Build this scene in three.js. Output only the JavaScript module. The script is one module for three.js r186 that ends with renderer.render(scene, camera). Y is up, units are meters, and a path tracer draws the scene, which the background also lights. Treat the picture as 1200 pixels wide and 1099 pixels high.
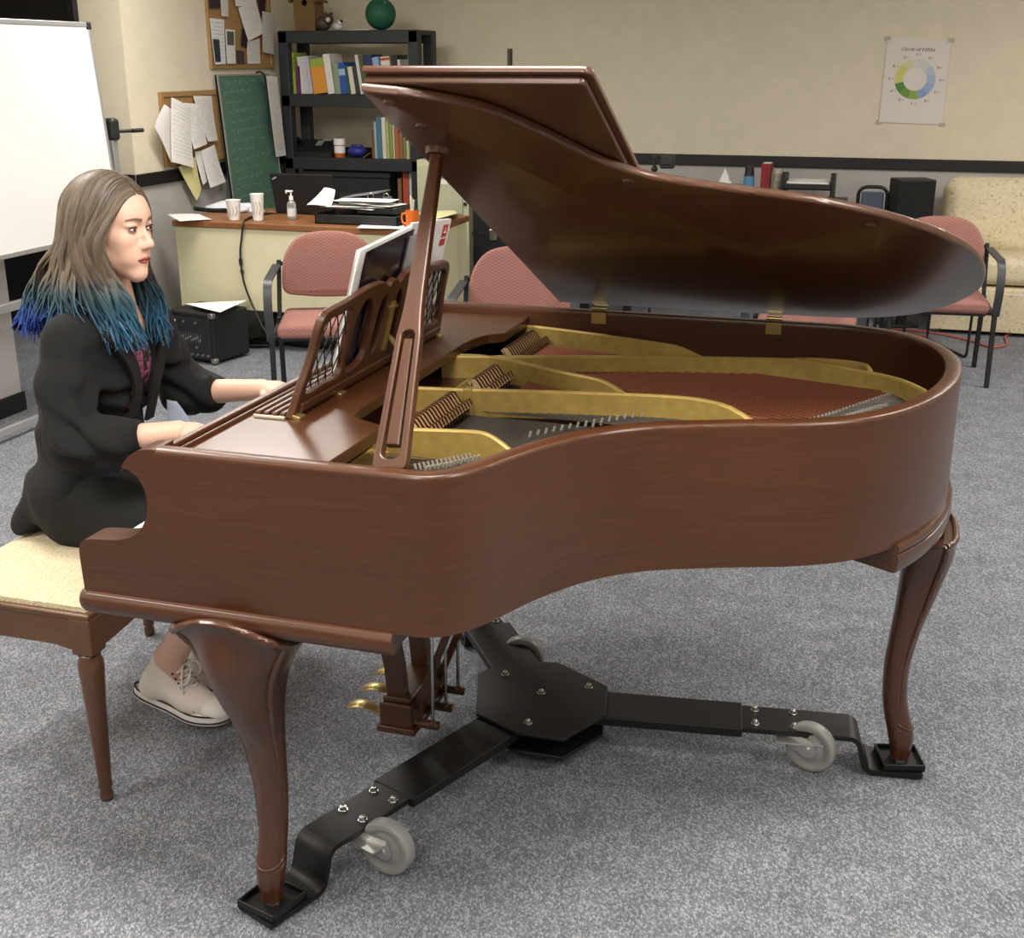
import * as THREE from 'three';
import { RoundedBoxGeometry } from 'three/addons/geometries/RoundedBoxGeometry.js';
import { mergeGeometries, mergeVertices, toCreasedNormals } from 'three/addons/utils/BufferGeometryUtils.js';
import { RectAreaLightUniformsLib } from 'three/addons/lights/RectAreaLightUniformsLib.js';

// ---------- camera, light, exposure ----------
const scene = new THREE.Scene();
scene.background = new THREE.Color(0x000000);
const F = 1432, PITCH = 18.43 * Math.PI / 180, YAW = 17.1 * Math.PI / 180, EYE = 1.64;
const camera = new THREE.PerspectiveCamera(2 * Math.atan(549.5 / F) * 180 / Math.PI, 1200 / 1099, 0.05, 60);
camera.position.set(0, EYE, 0);
camera.rotation.order = 'YXZ';
camera.rotation.set(-PITCH, YAW, 0);
const renderer = new THREE.WebGLRenderer();
renderer.toneMapping = THREE.LinearToneMapping;
renderer.toneMappingExposure = 1.95;
renderer.shadowMap.enabled = true;
RectAreaLightUniformsLib.init();
const PANEL_Y = 2.69, PANEL_POWER = 11.5;
// centre x, centre z of the fluorescent ceiling fittings (1.2 m along x, 0.6 m along z)
const PANELS = [[-2.9, -0.6], [-2.9, -3.0], [-3.1, -5.75], [-0.6, 0.6], [-0.5, -1.6], [1.7, -1.4], [1.6, -3.8], [1.6, -6.4]];

// ---------- helpers ----------
const rnd = (() => { let s = 987654321; return () => { s |= 0; s = s + 0x6D2B79F5 | 0; let t = Math.imul(s ^ s >>> 15, 1 | s); t = t + Math.imul(t ^ t >>> 7, 61 | t) ^ t; return ((t ^ t >>> 14) >>> 0) / 4294967296; }; })();
const rr = (a, b) => a + (b - a) * rnd();
const V = (x, y, z) => new THREE.Vector3(x, y, z);
const V2 = (x, y) => new THREE.Vector2(x, y);
const R = d => d * Math.PI / 180;
const lerp = (a, b, t) => a + (b - a) * t, clamp = (v, a, b) => Math.max(a, Math.min(b, v));
const smooth = (a, b, v) => { const t = clamp((v - a) / (b - a), 0, 1); return t * t * (3 - 2 * t); };
camera.updateMatrixWorld();
function ray(px, py) { return V(px - 600, 549.5 - py, -F).normalize().applyQuaternion(camera.quaternion); }
function onPlane(px, py, p, n) { const d = ray(px, py), c = camera.position; return c.clone().addScaledVector(d, p.clone().sub(c).dot(n) / d.dot(n)); }
const onY = (px, py, h) => onPlane(px, py, V(0, h, 0), V(0, 1, 0));
const onZ = (px, py, z) => onPlane(px, py, V(0, 0, z), V(0, 0, 1));
const onX = (px, py, x) => onPlane(px, py, V(x, 0, 0), V(1, 0, 0));

const taken = new Map();
function numbered(n) { const k = taken.get(n) || 0; taken.set(n, k + 1); return k ? n + '_' + String(k).padStart(3, '0') : n; }
const bases = new WeakMap();
function shadows(o) { o.castShadow = true; o.receiveShadow = true; }
// a Group at the thing's base; world = true lets its parts be modelled in room coordinates
function thing(name, label, category, [x, y, z] = [0, 0, 0], turn = 0, group = null, world = false) {
  const o = new THREE.Group(); o.name = numbered(name); o.position.set(x, y, z); o.rotation.y = turn;
  o.userData = { label, category }; if (group) o.userData.group = group;
  scene.add(o); if (world) bases.set(o, o.position.clone()); return o;
}
function prep(g) { let q = g.index ? g.toNonIndexed() : g; for (const k of Object.keys(q.attributes)) if (!['position', 'normal', 'uv', 'color'].includes(k)) q.deleteAttribute(k); if (!q.attributes.uv) q.setAttribute('uv', new THREE.BufferAttribute(new Float32Array(q.attributes.position.count * 2), 2)); if (!q.attributes.normal) q.computeVertexNormals(); return q; }
function join(gs) { gs = gs.filter(Boolean).map(prep); return gs.length === 1 ? gs[0] : mergeGeometries(gs); }
// uv in metres, projected along the dominant axis of each face; grain runs along u
function boxUV(g, grain = 'x') {
  g = g.index ? g.toNonIndexed() : g; const p = g.attributes.position, uv = new Float32Array(p.count * 2);
  const a = V(0, 0, 0), b = V(0, 0, 0), c = V(0, 0, 0), n = V(0, 0, 0);
  for (let i = 0; i < p.count; i += 3) {
    a.fromBufferAttribute(p, i); b.fromBufferAttribute(p, i + 1); c.fromBufferAttribute(p, i + 2);
    n.copy(b).sub(a).cross(c.clone().sub(a)); const ax = Math.abs(n.x), ay = Math.abs(n.y), az = Math.abs(n.z);
    [a, b, c].forEach((q, k) => {
      let u, v;
      if (ax >= ay && ax >= az) { u = q.z; v = q.y; } else if (ay >= az) { u = q.x; v = q.z; } else { u = q.x; v = q.y; }
      if (grain === 'y') { if (ay >= ax && ay >= az) { u = q.z; v = q.x; } else { const t = u; u = q.y; v = t; } }
      else if (grain === 'z') { if (ax >= ay && ax >= az) { u = q.z; v = q.y; } else if (ay >= az) { u = q.z; v = q.x; } }
      uv[(i + k) * 2] = u; uv[(i + k) * 2 + 1] = v;
    });
  }
  g.setAttribute('uv', new THREE.BufferAttribute(uv, 2)); return g;
}
function obj(name, geo, material, parent = scene, opt = {}) {
  let g = join(Array.isArray(geo) ? geo : [geo]);
  if (!opt.keepUV && (material.userData.metric || opt.grain)) g = boxUV(g, opt.grain || material.userData.grain || 'x');
  let top = parent; while (top && top !== scene && !bases.has(top)) top = top.parent;
  if (top && top !== scene && bases.has(top)) { const b = bases.get(top); g = g.clone(); g.translate(-b.x, -b.y, -b.z); }
  const m = new THREE.Mesh(g, material); m.name = parent === scene ? numbered(name) : name; shadows(m); parent.add(m);
  if (opt.label) m.userData.label = opt.label; if (opt.kind) m.userData.kind = opt.kind;
  return m;
}
function tag(o, label, category, group) { o.userData.label = label; o.userData.category = category; if (group) o.userData.group = group; return o; }
function single(name, label, category, geo, material, group, opt = {}) {   // a thing that is one mesh, given in room coordinates
  const g0 = join(Array.isArray(geo) ? geo : [geo]); const g = material.userData.metric || opt.grain ? boxUV(g0, opt.grain || material.userData.grain || 'x') : g0.clone();
  g.computeBoundingBox(); const b = g.boundingBox, x = (b.min.x + b.max.x) / 2, y = b.min.y, z = (b.min.z + b.max.z) / 2; g.translate(-x, -y, -z);
  const m = new THREE.Mesh(g, material); m.name = numbered(name); m.position.set(x, y, z); shadows(m); scene.add(m); return tag(m, label, category, group);
}
function struct(name, geo, material, opt = {}) { const m = obj(name, geo, material, scene, opt); m.userData.kind = 'structure'; return m; }
function dup(o, [x, y, z], turn, label, group) { const c = o.clone(); c.name = numbered(o.name.replace(/_\d\d\d$/, '')); c.userData = { ...o.userData }; c.position.set(x, y, z); c.rotation.y = turn; if (label) c.userData.label = label; if (group) c.userData.group = group; scene.add(c); return c; }

// geometry makers
const box = (x0, x1, y0, y1, z0, z1, r = 0) => {
  const w = Math.abs(x1 - x0), h = Math.abs(y1 - y0), d = Math.abs(z1 - z0);
  const g = r > 0 ? new RoundedBoxGeometry(w, h, d, 2, Math.min(r, w / 2.01, h / 2.01, d / 2.01)) : new THREE.BoxGeometry(w, h, d);
  return g.translate((x0 + x1) / 2, (y0 + y1) / 2, (z0 + z1) / 2);
};
const cyl = (x, y, z, r0, r1, h, n = 24) => new THREE.CylinderGeometry(r1, r0, h, n).translate(x, y + h / 2, z);   // base at y
const sph = (x, y, z, r, n = 20) => new THREE.SphereGeometry(r, n, Math.round(n * .7)).translate(x, y, z);
function rod(a, b, r0, r1 = r0, n = 12) { const d = b.clone().sub(a), L = d.length(); return new THREE.CylinderGeometry(r1, r0, L, n).translate(0, L / 2, 0).applyQuaternion(new THREE.Quaternion().setFromUnitVectors(V(0, 1, 0), d.normalize())).translate(a.x, a.y, a.z); }
// square bar between two points; w across (kept near `side`), t the other way
function bar(a, b, w, t, side = V(0, 0, 1), r = 0) { const d = b.clone().sub(a), L = d.length(); d.normalize(); const t_ = d.clone().cross(side).normalize(), s = t_.clone().cross(d).normalize(); const g = r > 0 ? new RoundedBoxGeometry(w, L, t, 2, r) : new THREE.BoxGeometry(w, L, t); return g.translate(0, L / 2, 0).applyMatrix4(new THREE.Matrix4().makeBasis(s, d, s.clone().cross(d).normalize())).translate(a.x, a.y, a.z); }
function tube(pts, r, seg = 60, n = 8, tension = .5) { return new THREE.TubeGeometry(new THREE.CatmullRomCurve3(pts, false, 'catmullrom', tension), seg, r, n, false); }
function roundPath(pts, rad, n = 5) { const out = [pts[0]]; for (let i = 1; i < pts.length - 1; i++) { const p = pts[i], a = pts[i - 1].clone().sub(p), b = pts[i + 1].clone().sub(p); const r = Math.min(rad, a.length() * .49, b.length() * .49); const A = p.clone().addScaledVector(a.normalize(), r), B = p.clone().addScaledVector(b.normalize(), r); for (let k = 0; k <= n; k++) { const t = k / n; out.push(A.clone().multiplyScalar((1 - t) * (1 - t)).addScaledVector(p, 2 * t * (1 - t)).addScaledVector(B, t * t)); } } out.push(pts[pts.length - 1]); return out; }
// sweep a cross-section (list of [side, up]) along points, keeping `up` near the given vector
function sweep(pts, section, up = V(0, 1, 0), caps = true, closedSection = true) {
  const n = pts.length, m = section.length, pos = [], idx = [];
  for (let i = 0; i < n; i++) {
    const t = pts[Math.min(i + 1, n - 1)].clone().sub(pts[Math.max(i - 1, 0)]).normalize(); const s = t.clone().cross(typeof up === 'function' ? up(i) : up).normalize(), u = s.clone().cross(t).normalize();
    for (const [a, b] of (typeof section[0] === 'function' ? section[0](i / (n - 1)) : section)) { const p = pts[i].clone().addScaledVector(s, a).addScaledVector(u, b); pos.push(p.x, p.y, p.z); }
  }
  const M = typeof section[0] === 'function' ? section[0](0).length : m, lim = closedSection ? M : M - 1;
  for (let i = 0; i < n - 1; i++) for (let j = 0; j < lim; j++) { const a = i * M + j, b = i * M + (j + 1) % M, c = a + M, d = b + M; idx.push(a, b, d, a, d, c); }
  if (caps && closedSection) { const sec = typeof section[0] === 'function' ? null : section; const tri = THREE.ShapeUtils.triangulateShape((sec || section[0](0)).map(q => V2(q[0], q[1])), []); for (const [a, b, c] of tri) { idx.push(a, c, b); } const tri2 = THREE.ShapeUtils.triangulateShape((sec || section[0](1)).map(q => V2(q[0], q[1])), []); const o = (n - 1) * M; for (const [a, b, c] of tri2) idx.push(o + a, o + b, o + c); }
  const g = new THREE.BufferGeometry(); g.setAttribute('position', new THREE.Float32BufferAttribute(pos, 3)); g.setIndex(idx); return crease(g, 40);
}
function crease(g, deg = 35) { const h = g.index ? g.toNonIndexed() : g; h.deleteAttribute('normal'); h.deleteAttribute('uv'); return toCreasedNormals(h, R(deg)); }
function shapeOf(pts) { return new THREE.Shape(pts.map(p => V2(p[0], p[1]))); }
function splinePts(pts, n, closed = false) { return new THREE.CatmullRomCurve3(pts.map(p => V(p[0], p[1], p[2] || 0)), closed, 'centripetal').getSpacedPoints(n); }
function extrude(shape, depth, bevel = 0, seg = 2, curve = 12) { return new THREE.ExtrudeGeometry(shape, { depth: depth - 2 * bevel, bevelEnabled: bevel > 0, bevelThickness: bevel, bevelSize: bevel, bevelOffset: -bevel, bevelSegments: seg, curveSegments: curve }).translate(0, 0, bevel); }
// loft through rings of equal count; each ring an array of Vector3
function loft(rings, caps = true, deg = 50) { const M = rings[0].length, pos = [], idx = []; for (const r of rings) for (const p of r) pos.push(p.x, p.y, p.z); for (let i = 0; i < rings.length - 1; i++) for (let j = 0; j < M; j++) { const a = i * M + j, b = i * M + (j + 1) % M, c = a + M, d = b + M; idx.push(a, b, d, a, d, c); } if (caps) { const e = (o, flip) => { const c = rings[o].reduce((s, p) => s.add(p), V(0, 0, 0)).multiplyScalar(1 / M); const k = pos.length / 3; pos.push(c.x, c.y, c.z); for (let j = 0; j < M; j++) { const a = o * M + j, b = o * M + (j + 1) % M; if (flip) idx.push(k, b, a); else idx.push(k, a, b); } }; e(0, true); e(rings.length - 1, false); } const g = new THREE.BufferGeometry(); g.setAttribute('position', new THREE.Float32BufferAttribute(pos, 3)); g.setIndex(idx); return crease(g, deg); }
function superRing(cx, y, cz, hw, hd, e = 2.6, n = 28) { const out = []; for (let k = 0; k < n; k++) { const t = k / n * Math.PI * 2, c = Math.cos(t), s = Math.sin(t); out.push(V(cx + Math.sign(c) * Math.pow(Math.abs(c), 2 / e) * hw, y, cz - Math.sign(s) * Math.pow(Math.abs(s), 2 / e) * hd)); } return out; }

// ---------- procedural textures ----------
function hash2(x, y, s = 0) { let h = Math.imul(x | 0, 374761393) + Math.imul(y | 0, 668265263) + Math.imul(s | 0, 974634777); h = Math.imul(h ^ h >>> 13, 1274126177); return ((h ^ h >>> 16) >>> 0) / 4294967296; }
function vnoise(x, y, px, py, s) { const xi = Math.floor(x), yi = Math.floor(y), fx = x - xi, fy = y - yi, u = fx * fx * (3 - 2 * fx), v = fy * fy * (3 - 2 * fy); const m = (a, p) => ((a % p) + p) % p; const h = (i, j) => hash2(m(i, px), m(j, py), s); return lerp(lerp(h(xi, yi), h(xi + 1, yi), u), lerp(h(xi, yi + 1), h(xi + 1, yi + 1), u), v); }
function fbm(u, v, fx, fy, oct, s) { let a = 0, w = .5, t = 0; for (let o = 0; o < oct; o++) { a += w * vnoise(u * fx, v * fy, fx, fy, s + o * 17); t += w; fx *= 2; fy *= 2; w *= .5; } return a / t; }
function dataTex(w, h, fn, srgb = true, metres = 1, metresV = metres) {
  const d = new Uint8Array(w * h * 4); for (let y = 0; y < h; y++) for (let x = 0; x < w; x++) { const c = fn(x / w, y / h, x, y), o = (y * w + x) * 4; if (typeof c === 'number') { d[o] = d[o + 1] = d[o + 2] = clamp(c * 255, 0, 255); } else { d[o] = clamp(c[0] * 255, 0, 255); d[o + 1] = clamp(c[1] * 255, 0, 255); d[o + 2] = clamp(c[2] * 255, 0, 255); } d[o + 3] = 255; }
  const t = new THREE.DataTexture(d, w, h); t.wrapS = t.wrapT = THREE.RepeatWrapping; t.magFilter = THREE.LinearFilter; t.minFilter = THREE.LinearMipmapLinearFilter; t.generateMipmaps = true; if (srgb) t.colorSpace = THREE.SRGBColorSpace; t.repeat.set(1 / metres, 1 / metresV); t.needsUpdate = true; return t;
}
const M = {};
function mat(color, roughness = .6, o = {}) { const m = new (o.physical || o.clearcoat || o.transmission || o.sheen ? THREE.MeshPhysicalMaterial : THREE.MeshStandardMaterial)(); m.color.set(color); m.roughness = roughness; for (const [k, v] of Object.entries(o)) if (k !== 'physical' && k !== 'metric' && k !== 'grain') { if (m[k] && m[k].isColor) m[k].set(v); else m[k] = v; } if (o.metric || o.map || o.bumpMap) m.userData.metric = o.metric !== false; if (o.grain) m.userData.grain = o.grain; return m; }
const woodTex = dataTex(1024, 512, (u, v) => { const warp = fbm(u, v, 3, 4, 3, 5) * .06; const f = fbm(u, v + warp, 5, 130, 3, 11), g = fbm(u, v + warp * .5, 24, 256, 2, 31), big = fbm(u, v, 2, 3, 3, 51); const k = .8 + .1 * (f - .5) + .13 * (g - .5) + .16 * (big - .5); return [k, k * .985, k * .97]; }, true, 1.1, .55);
const woodBump = dataTex(512, 512, (u, v) => .5 + .5 * (fbm(u, v, 8, 120, 3, 71) - .5), false, 1, .6);
const MAHOGANY = 0x633a20;   // one finish for the whole piano
M.wood = mat(MAHOGANY, .36, { map: woodTex, clearcoat: .3, clearcoatRoughness: .25, bumpMap: woodBump, bumpScale: .00018 });
M.woodSatin = mat(MAHOGANY, .38, { map: woodTex, clearcoat: .3, clearcoatRoughness: .2 });
M.lidWood = mat(MAHOGANY, .36, { map: woodTex, clearcoat: .5, clearcoatRoughness: .15 });
M.shelfWood = mat(MAHOGANY, .34, { map: woodTex, clearcoat: .35, clearcoatRoughness: .2, grain: 'z' });
M.legWood = mat(MAHOGANY, .3, { map: woodTex, clearcoat: .45, clearcoatRoughness: .18, grain: 'y' });
M.benchWood = mat(0x70492a, .32, { map: woodTex, clearcoat: .4, clearcoatRoughness: .2 });
const goldTex = dataTex(256, 256, (u, v) => .84 + .16 * fbm(u, v, 20, 20, 4, 91), true, .4);
M.gold = mat(0xc2a45a, .45, { metalness: .25, map: goldTex });
M.brass = mat(0xd4bd80, .32, { metalness: .9 });
M.steel = mat(0xc9c9c6, .25, { metalness: 1 });
M.string = mat(0x77726a, .38, { metalness: 1 });
M.copper = mat(0x8a5038, .45, { metalness: .6 });
M.blackSteel = mat(0x111112, .45, { metalness: .1 });
M.blackSatin = mat(0x1b1b1c, .45);
M.blackPlastic = mat(0x1d1e20, .5);
M.blackMatte = mat(0x111112, .85);
M.whiteGloss = mat(0xf4f4f2, .25);
M.paper = mat(0xf4f2ee, .9, { side: THREE.DoubleSide });
M.paperGrey = mat(0xcfcac3, .9, { side: THREE.DoubleSide });
M.ivory = mat(0xe9e4d4, .3);
M.soundboard = mat(0x5a3a24, .6, { map: woodTex });

// ---------- the room ----------
const ZB = -8.95, XC = -4.35, XA = -4.04, ZB1 = -6.49, ZA = -4.88, CEIL = 2.7;
const carpetTones = [[.46, .475, .51], [.52, .535, .57], [.58, .592, .625], [.65, .66, .69], [.73, .74, .765], [.55, .555, .58]];
const CN = 1024, CCELL = 5;
const carpetField = (() => {
  const n = Math.floor(CN / CCELL), tone = new Float32Array(CN * CN), hgt = new Float32Array(CN * CN);
  const pts = []; for (let j = 0; j < n; j++) for (let i = 0; i < n; i++) pts.push([(i + .15 + .7 * hash2(i, j, 1)) * CN / n, (j + .15 + .7 * hash2(i, j, 2)) * CN / n, hash2(i, j, 3), hash2(i, j, 4)]);
  for (let y = 0; y < CN; y++) for (let x = 0; x < CN; x++) {
    const ci = Math.floor(x * n / CN), cj = Math.floor(y * n / CN); let best = 1e9, bt = 0;
    for (let dj = -1; dj <= 1; dj++) for (let di = -1; di <= 1; di++) {
      const i = (ci + di + n) % n, j = (cj + dj + n) % n, p = pts[j * n + i]; let dx = x - p[0], dy = y - p[1]; if (dx > CN / 2) dx -= CN; if (dx < -CN / 2) dx += CN; if (dy > CN / 2) dy -= CN; if (dy < -CN / 2) dy += CN;
      const a = (p[3] - .5) * 1.1 + 1.25, c = Math.cos(a), s = Math.sin(a), e = (dx * c + dy * s) / 2.1, f = (-dx * s + dy * c); const d = e * e + f * f; if (d < best) { best = d; bt = p[2]; }
    }
    tone[y * CN + x] = bt; hgt[y * CN + x] = clamp(1 - Math.sqrt(best) / 4.2, 0, 1);
  }
  return { tone, hgt };
})();
const carpetMap = dataTex(CN, CN, (u, v, x, y) => { const t = carpetField.tone[y * CN + x], i = Math.min(5, Math.floor(t * 6)), c = carpetTones[i], w = .86 + .2 * fbm(u, v, 14, 14, 3, 7) + .04 * hash2(x, y, 9), h = .72 + .28 * carpetField.hgt[y * CN + x]; return [c[0] * w * h, c[1] * w * h, c[2] * w * h]; }, true, .95);
const carpetBump = dataTex(CN, CN, (u, v, x, y) => carpetField.hgt[y * CN + x], false, .95);
M.carpet = mat(0xf0f1f2, .95, { map: carpetMap, bumpMap: carpetBump, bumpScale: .004 });
const wallTex = dataTex(512, 512, (u, v) => .95 + .05 * fbm(u, v, 24, 24, 4, 3), true, 2);
const wallBump = dataTex(512, 512, (u, v) => fbm(u, v, 90, 90, 3, 13), false, 1.2);
M.cream = mat(0xe8dfc8, .85, { map: wallTex, bumpMap: wallBump, bumpScale: .0008 });
M.greyWall = mat(0xbdb9b6, .8, { map: wallTex, bumpMap: wallBump, bumpScale: .0008 });
M.ceilingTile = mat(0xe9e6de, .95, { map: wallTex });
M.blackRail = mat(0x151413, .45);
M.blackDoor = mat(0x161618, .4);

struct('floor', box(-7.2, 4.4, -.12, 0, 3.2, ZB - .2), M.carpet);
struct('ceiling', box(-7.2, 4.4, CEIL, CEIL + .12, 3.2, ZB - .2), M.ceilingTile);
function wall(name, x0, x1, z0, z1, lower = true) {
  const g = new THREE.Group(); g.name = name; g.userData.kind = 'structure'; scene.add(g);
  obj('upper_wall', box(x0, x1, lower ? .975 : 0, CEIL, z0, z1), M.cream, g);
  if (lower) obj('lower_wall', box(x0, x1, 0, .975, z0, z1), M.greyWall, g, { label: 'grey painted lower wall' });
  return g;
}
wall('wall_back', XC - .15, 4.4, ZB - .15, ZB);
wall('wall_left', XC - .15, XC, ZB, ZB1);
wall('wall_left_near', XA - .15, XA, ZA, 3.2);
wall('wall_alcove_back', -7.2, XC - .15, ZB1 - .15, ZB1);
wall('wall_alcove_left', -7.2, -7.05, ZB1, ZA);
wall('wall_alcove_front', -7.05, XA - .15, ZA, ZA + .15);
wall('wall_right', 4.25, 4.4, ZB, 3.2);
wall('wall_front', XA, 4.25, 3.05, 3.2);
struct('trim_1', box(XC, 4.25, .94, 1.015, ZB + .022, ZB, .004), M.blackRail);
struct('trim_2', box(XC + .022, XC, .925, 1.0, ZB1, ZB + .022, .004), M.blackRail);
struct('trim_3', box(-4.6, XC, .925, 1.0, ZB1, ZB1 + .022, .004), M.blackRail);
struct('baseboard_back', box(XC, 4.25, 0, .1, ZB + .015, ZB, .004), M.blackRail);
struct('baseboard_left', box(XC + .015, XC, 0, .1, ZB1, ZB + .015, .004), M.blackRail);
struct('baseboard_left_near', box(XA + .015, XA, 0, .095, ZA - .012, 3.05, .004), M.blackRail);
{ // black door with a frame in the alcove
  const xr = onZ(88, 10, ZB1 + .03).x; const d = new THREE.Group(); d.name = 'door_1'; d.userData = { kind: 'structure', label: 'black double door in the alcove' }; scene.add(d);
  obj('door_leaf', box(xr - .95, xr - .05, .012, 2.3, ZB1 + .002, ZB1 + .03, .004), M.blackDoor, d);
  obj('door_leaf', box(xr - 1.86, xr - .96, .012, 2.3, ZB1 + .002, ZB1 + .03, .004), M.blackDoor, d);
  obj('door_frame', [box(xr - .05, xr, 0, 2.36, ZB1 + .002, ZB1 + .045, .004), box(xr - 1.92, xr - 1.87, 0, 2.36, ZB1 + .002, ZB1 + .045, .004), box(xr - 1.92, xr, 2.31, 2.36, ZB1 + .002, ZB1 + .045, .004)], M.blackDoor, d);
}
// fluorescent ceiling fittings: diffuser that glows, and the light it gives just below it
M.diffuser = mat(0xffffff, .6, { emissive: 0xfff4e2, emissiveIntensity: 2.2 });
M.fittingWhite = mat(0xe8e8e6, .5);
PANELS.forEach(([x, z], i) => {
  const where = ['at the front of the room by the near left wall', 'above the piano bench', 'above the whiteboard and desk', 'at the front of the room facing the piano', 'above the piano', 'at the front of the room by the right wall', 'beside the piano tail', 'above the sofa corner'][i];
  const t = thing('ceiling_light', 'flush fluorescent ceiling light ' + where, 'light', [x, PANEL_Y - .02, z], 0, 'ceiling lights');
  obj('frame', [box(-.64, .64, 0, .03, -.34, -.3), box(-.64, .64, 0, .03, .3, .34), box(-.64, -.6, 0, .03, -.3, .3), box(.6, .64, 0, .03, -.3, .3)], M.fittingWhite, t);
  obj('diffuser', box(-.6, .6, .008, .028, -.3, .3), M.diffuser, t);
  const l = new THREE.RectAreaLight(0xfffaf3, PANEL_POWER, 1.2, .6); l.position.set(x, PANEL_Y - .024, z); l.rotation.x = -Math.PI / 2; scene.add(l);
});

// ---------- the grand piano ----------
const ZN = -1.752, ZF = -3.223, YR = 1.0, YC = .71;          // near side, far side, rim top, case bottom
const bent = [[-.74, -1.752], [-.69, -1.757], [-.655, -1.777], [-.618, -1.827], [-.583, -1.905], [-.543, -1.987], [-.475, -2.082], [-.398, -2.145], [-.26, -2.206], [-.11, -2.262], [-.02, -2.318], [.055, -2.405], [.122, -2.535], [.163, -2.68], [.177, -2.81], [.170, -2.93], [.133, -3.055], [.054, -3.162], [-.075, -3.217], [-.16, -3.223]];
const rimPath = [V(-1.19, 0, ZN), V(-1.0, 0, ZN), V(-.85, 0, ZN), ...splinePts(bent.map(p => [p[0], 0, p[1]]), 110), V(-.5, 0, ZF), V(-1.19, 0, ZF)];
const piano = thing('grand_piano', 'brown mahogany grand piano with its lid propped open', 'piano', [-.6, 0, -2.5], 0, null, true);
{
  const t = .036, r = .005;
  const sec = [[0, YC], [0, YC + .006], [0, YR - r - .006], [0, YR - r], [-.0015, YR - r * .4], [-r, YR], [-t + r, YR], [-t + .001, YR - r * .4], [-t, YR - r], [-t, YR - r - .006], [-t, YC]];
  // the sweep's side vector points out of the case
  const arc = [0]; for (let i = 1; i < rimPath.length; i++) arc.push(arc[i - 1] + rimPath[i].distanceTo(rimPath[i - 1]));
  const along = g => { const p = g.attributes.position, uv = new Float32Array(p.count * 2); for (let i = 0; i < p.count; i++) { let b = 1e9, a = 0; const x = p.getX(i), z = p.getZ(i); for (let k = 0; k < rimPath.length; k++) { const q = (rimPath[k].x - x) ** 2 + (rimPath[k].z - z) ** 2; if (q < b) { b = q; a = arc[k]; } } uv[i * 2] = a - 1.19; uv[i * 2 + 1] = p.getY(i); } g.setAttribute('uv', new THREE.BufferAttribute(uv, 2)); return g; };
  const rim = obj('rim', along(sweep(rimPath, sec.map(([a, b]) => [a, b]).reverse(), V(0, 1, 0))), M.wood, piano, { keepUV: true });
  // inner rim, a little lower, that carries the plate
  const ins = rimPath.map((p, i) => { const q = rimPath[Math.min(i + 1, rimPath.length - 1)].clone().sub(rimPath[Math.max(i - 1, 0)]).normalize(); return p.clone().addScaledVector(V(-q.z, 0, q.x), -.037); });
  obj('inner_rim', sweep(ins, [[0, YC + .02], [0, .875], [-.03, .875], [-.03, YC + .02]].reverse()), M.woodSatin, piano);
  // cheeks: the scrolled arms at both ends of the keyboard
  const prof = [[-1.366, .705], [-1.3685, .76], [-1.368, .795], [-1.362, .809], [-1.345, .8155], [-1.315, .818], [-1.285, .821], [-1.258, .829], [-1.236, .844], [-1.222, .866], [-1.2145, .893], [-1.217, .922], [-1.229, .946], [-1.245, .957], [-1.2605, .9625], [-1.253, .973], [-1.24, .986], [-1.222, .996], [-1.2, 1.0]];
  const ch = new THREE.Shape(); ch.moveTo(prof[0][0], prof[0][1]); const sp1 = splinePts(prof.slice(0, 14), 46), sp2 = splinePts(prof.slice(14), 14);
  for (const p of sp1) ch.lineTo(p.x, p.y); for (const p of sp2) ch.lineTo(p.x, p.y); ch.lineTo(-1.19, YR); ch.lineTo(-1.19, YC); ch.lineTo(-1.19, .705);
  obj('cheek', extrude(ch, .062).translate(0, 0, ZN - .062), M.wood, piano, { label: 'scrolled arm at the treble end of the keyboard' });
  obj('cheek', extrude(ch, .062).translate(0, 0, ZF), M.wood, piano, { label: 'scrolled arm at the bass end of the keyboard' });
  // half-round moulding round the key bed
  const md = []; for (let k = 0; k <= 10; k++) { const a = -Math.PI / 2 + Math.PI * k / 10; md.push([.013 * Math.cos(a), .691 + .021 * Math.sin(a)]); } md.push([-.03, .712], [-.03, .67]);
  const path = roundPath([V(-.752, 0, ZN), V(-1.372, 0, ZN), V(-1.372, 0, ZF), V(-.752, 0, ZF)], .015, 4);
  obj('base_moulding', sweep(path, md.map(([a, b]) => [-a, b]), V(0, 1, 0)), M.wood, piano);
  obj('key_bed', box(-1.372, -.755, .672, .711, ZN - .004, ZF + .004), M.woodSatin, piano);
  obj('key_slip', box(-1.366, -1.346, .711, .772, ZN - .062, ZF + .062, .004), M.wood, piano);
  for (const [a, b] of [[ZN - .062, ZN - .115], [ZF + .115, ZF + .062]]) obj('key_block', box(-1.345, -1.2, .711, .792, a, b, .004), M.wood, piano);
  // keyboard: 52 naturals, 36 sharps
  const z0 = ZF + .117, z1 = ZN - .117, kw = (z1 - z0) / 52;
  const nat = box(-.074, .074, 0, .022, -kw / 2 + .0006, kw / 2 - .0006, .0015), sharp = box(-.047, .047, 0, .014, -.0048, .0048, .002);
  const kb = obj('key_frame', box(-1.345, -1.19, .712, .764, z0, z1), M.woodSatin, piano);
  for (let i = 0; i < 52; i++) { obj('white_key', nat.clone().translate(-1.27, .766, z0 + (i + .5) * kw), M.ivory, piano); const n = (i + 5) % 7; if (i < 51 && n !== 2 && n !== 6) obj('black_key', sharp.clone().translate(-1.243, .788, z0 + (i + 1) * kw), M.blackSatin, piano); }
  obj('fallboard', box(-1.215, -1.197, .795, .976, ZF + .064, ZN - .064, .005), M.wood, piano);
}
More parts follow.
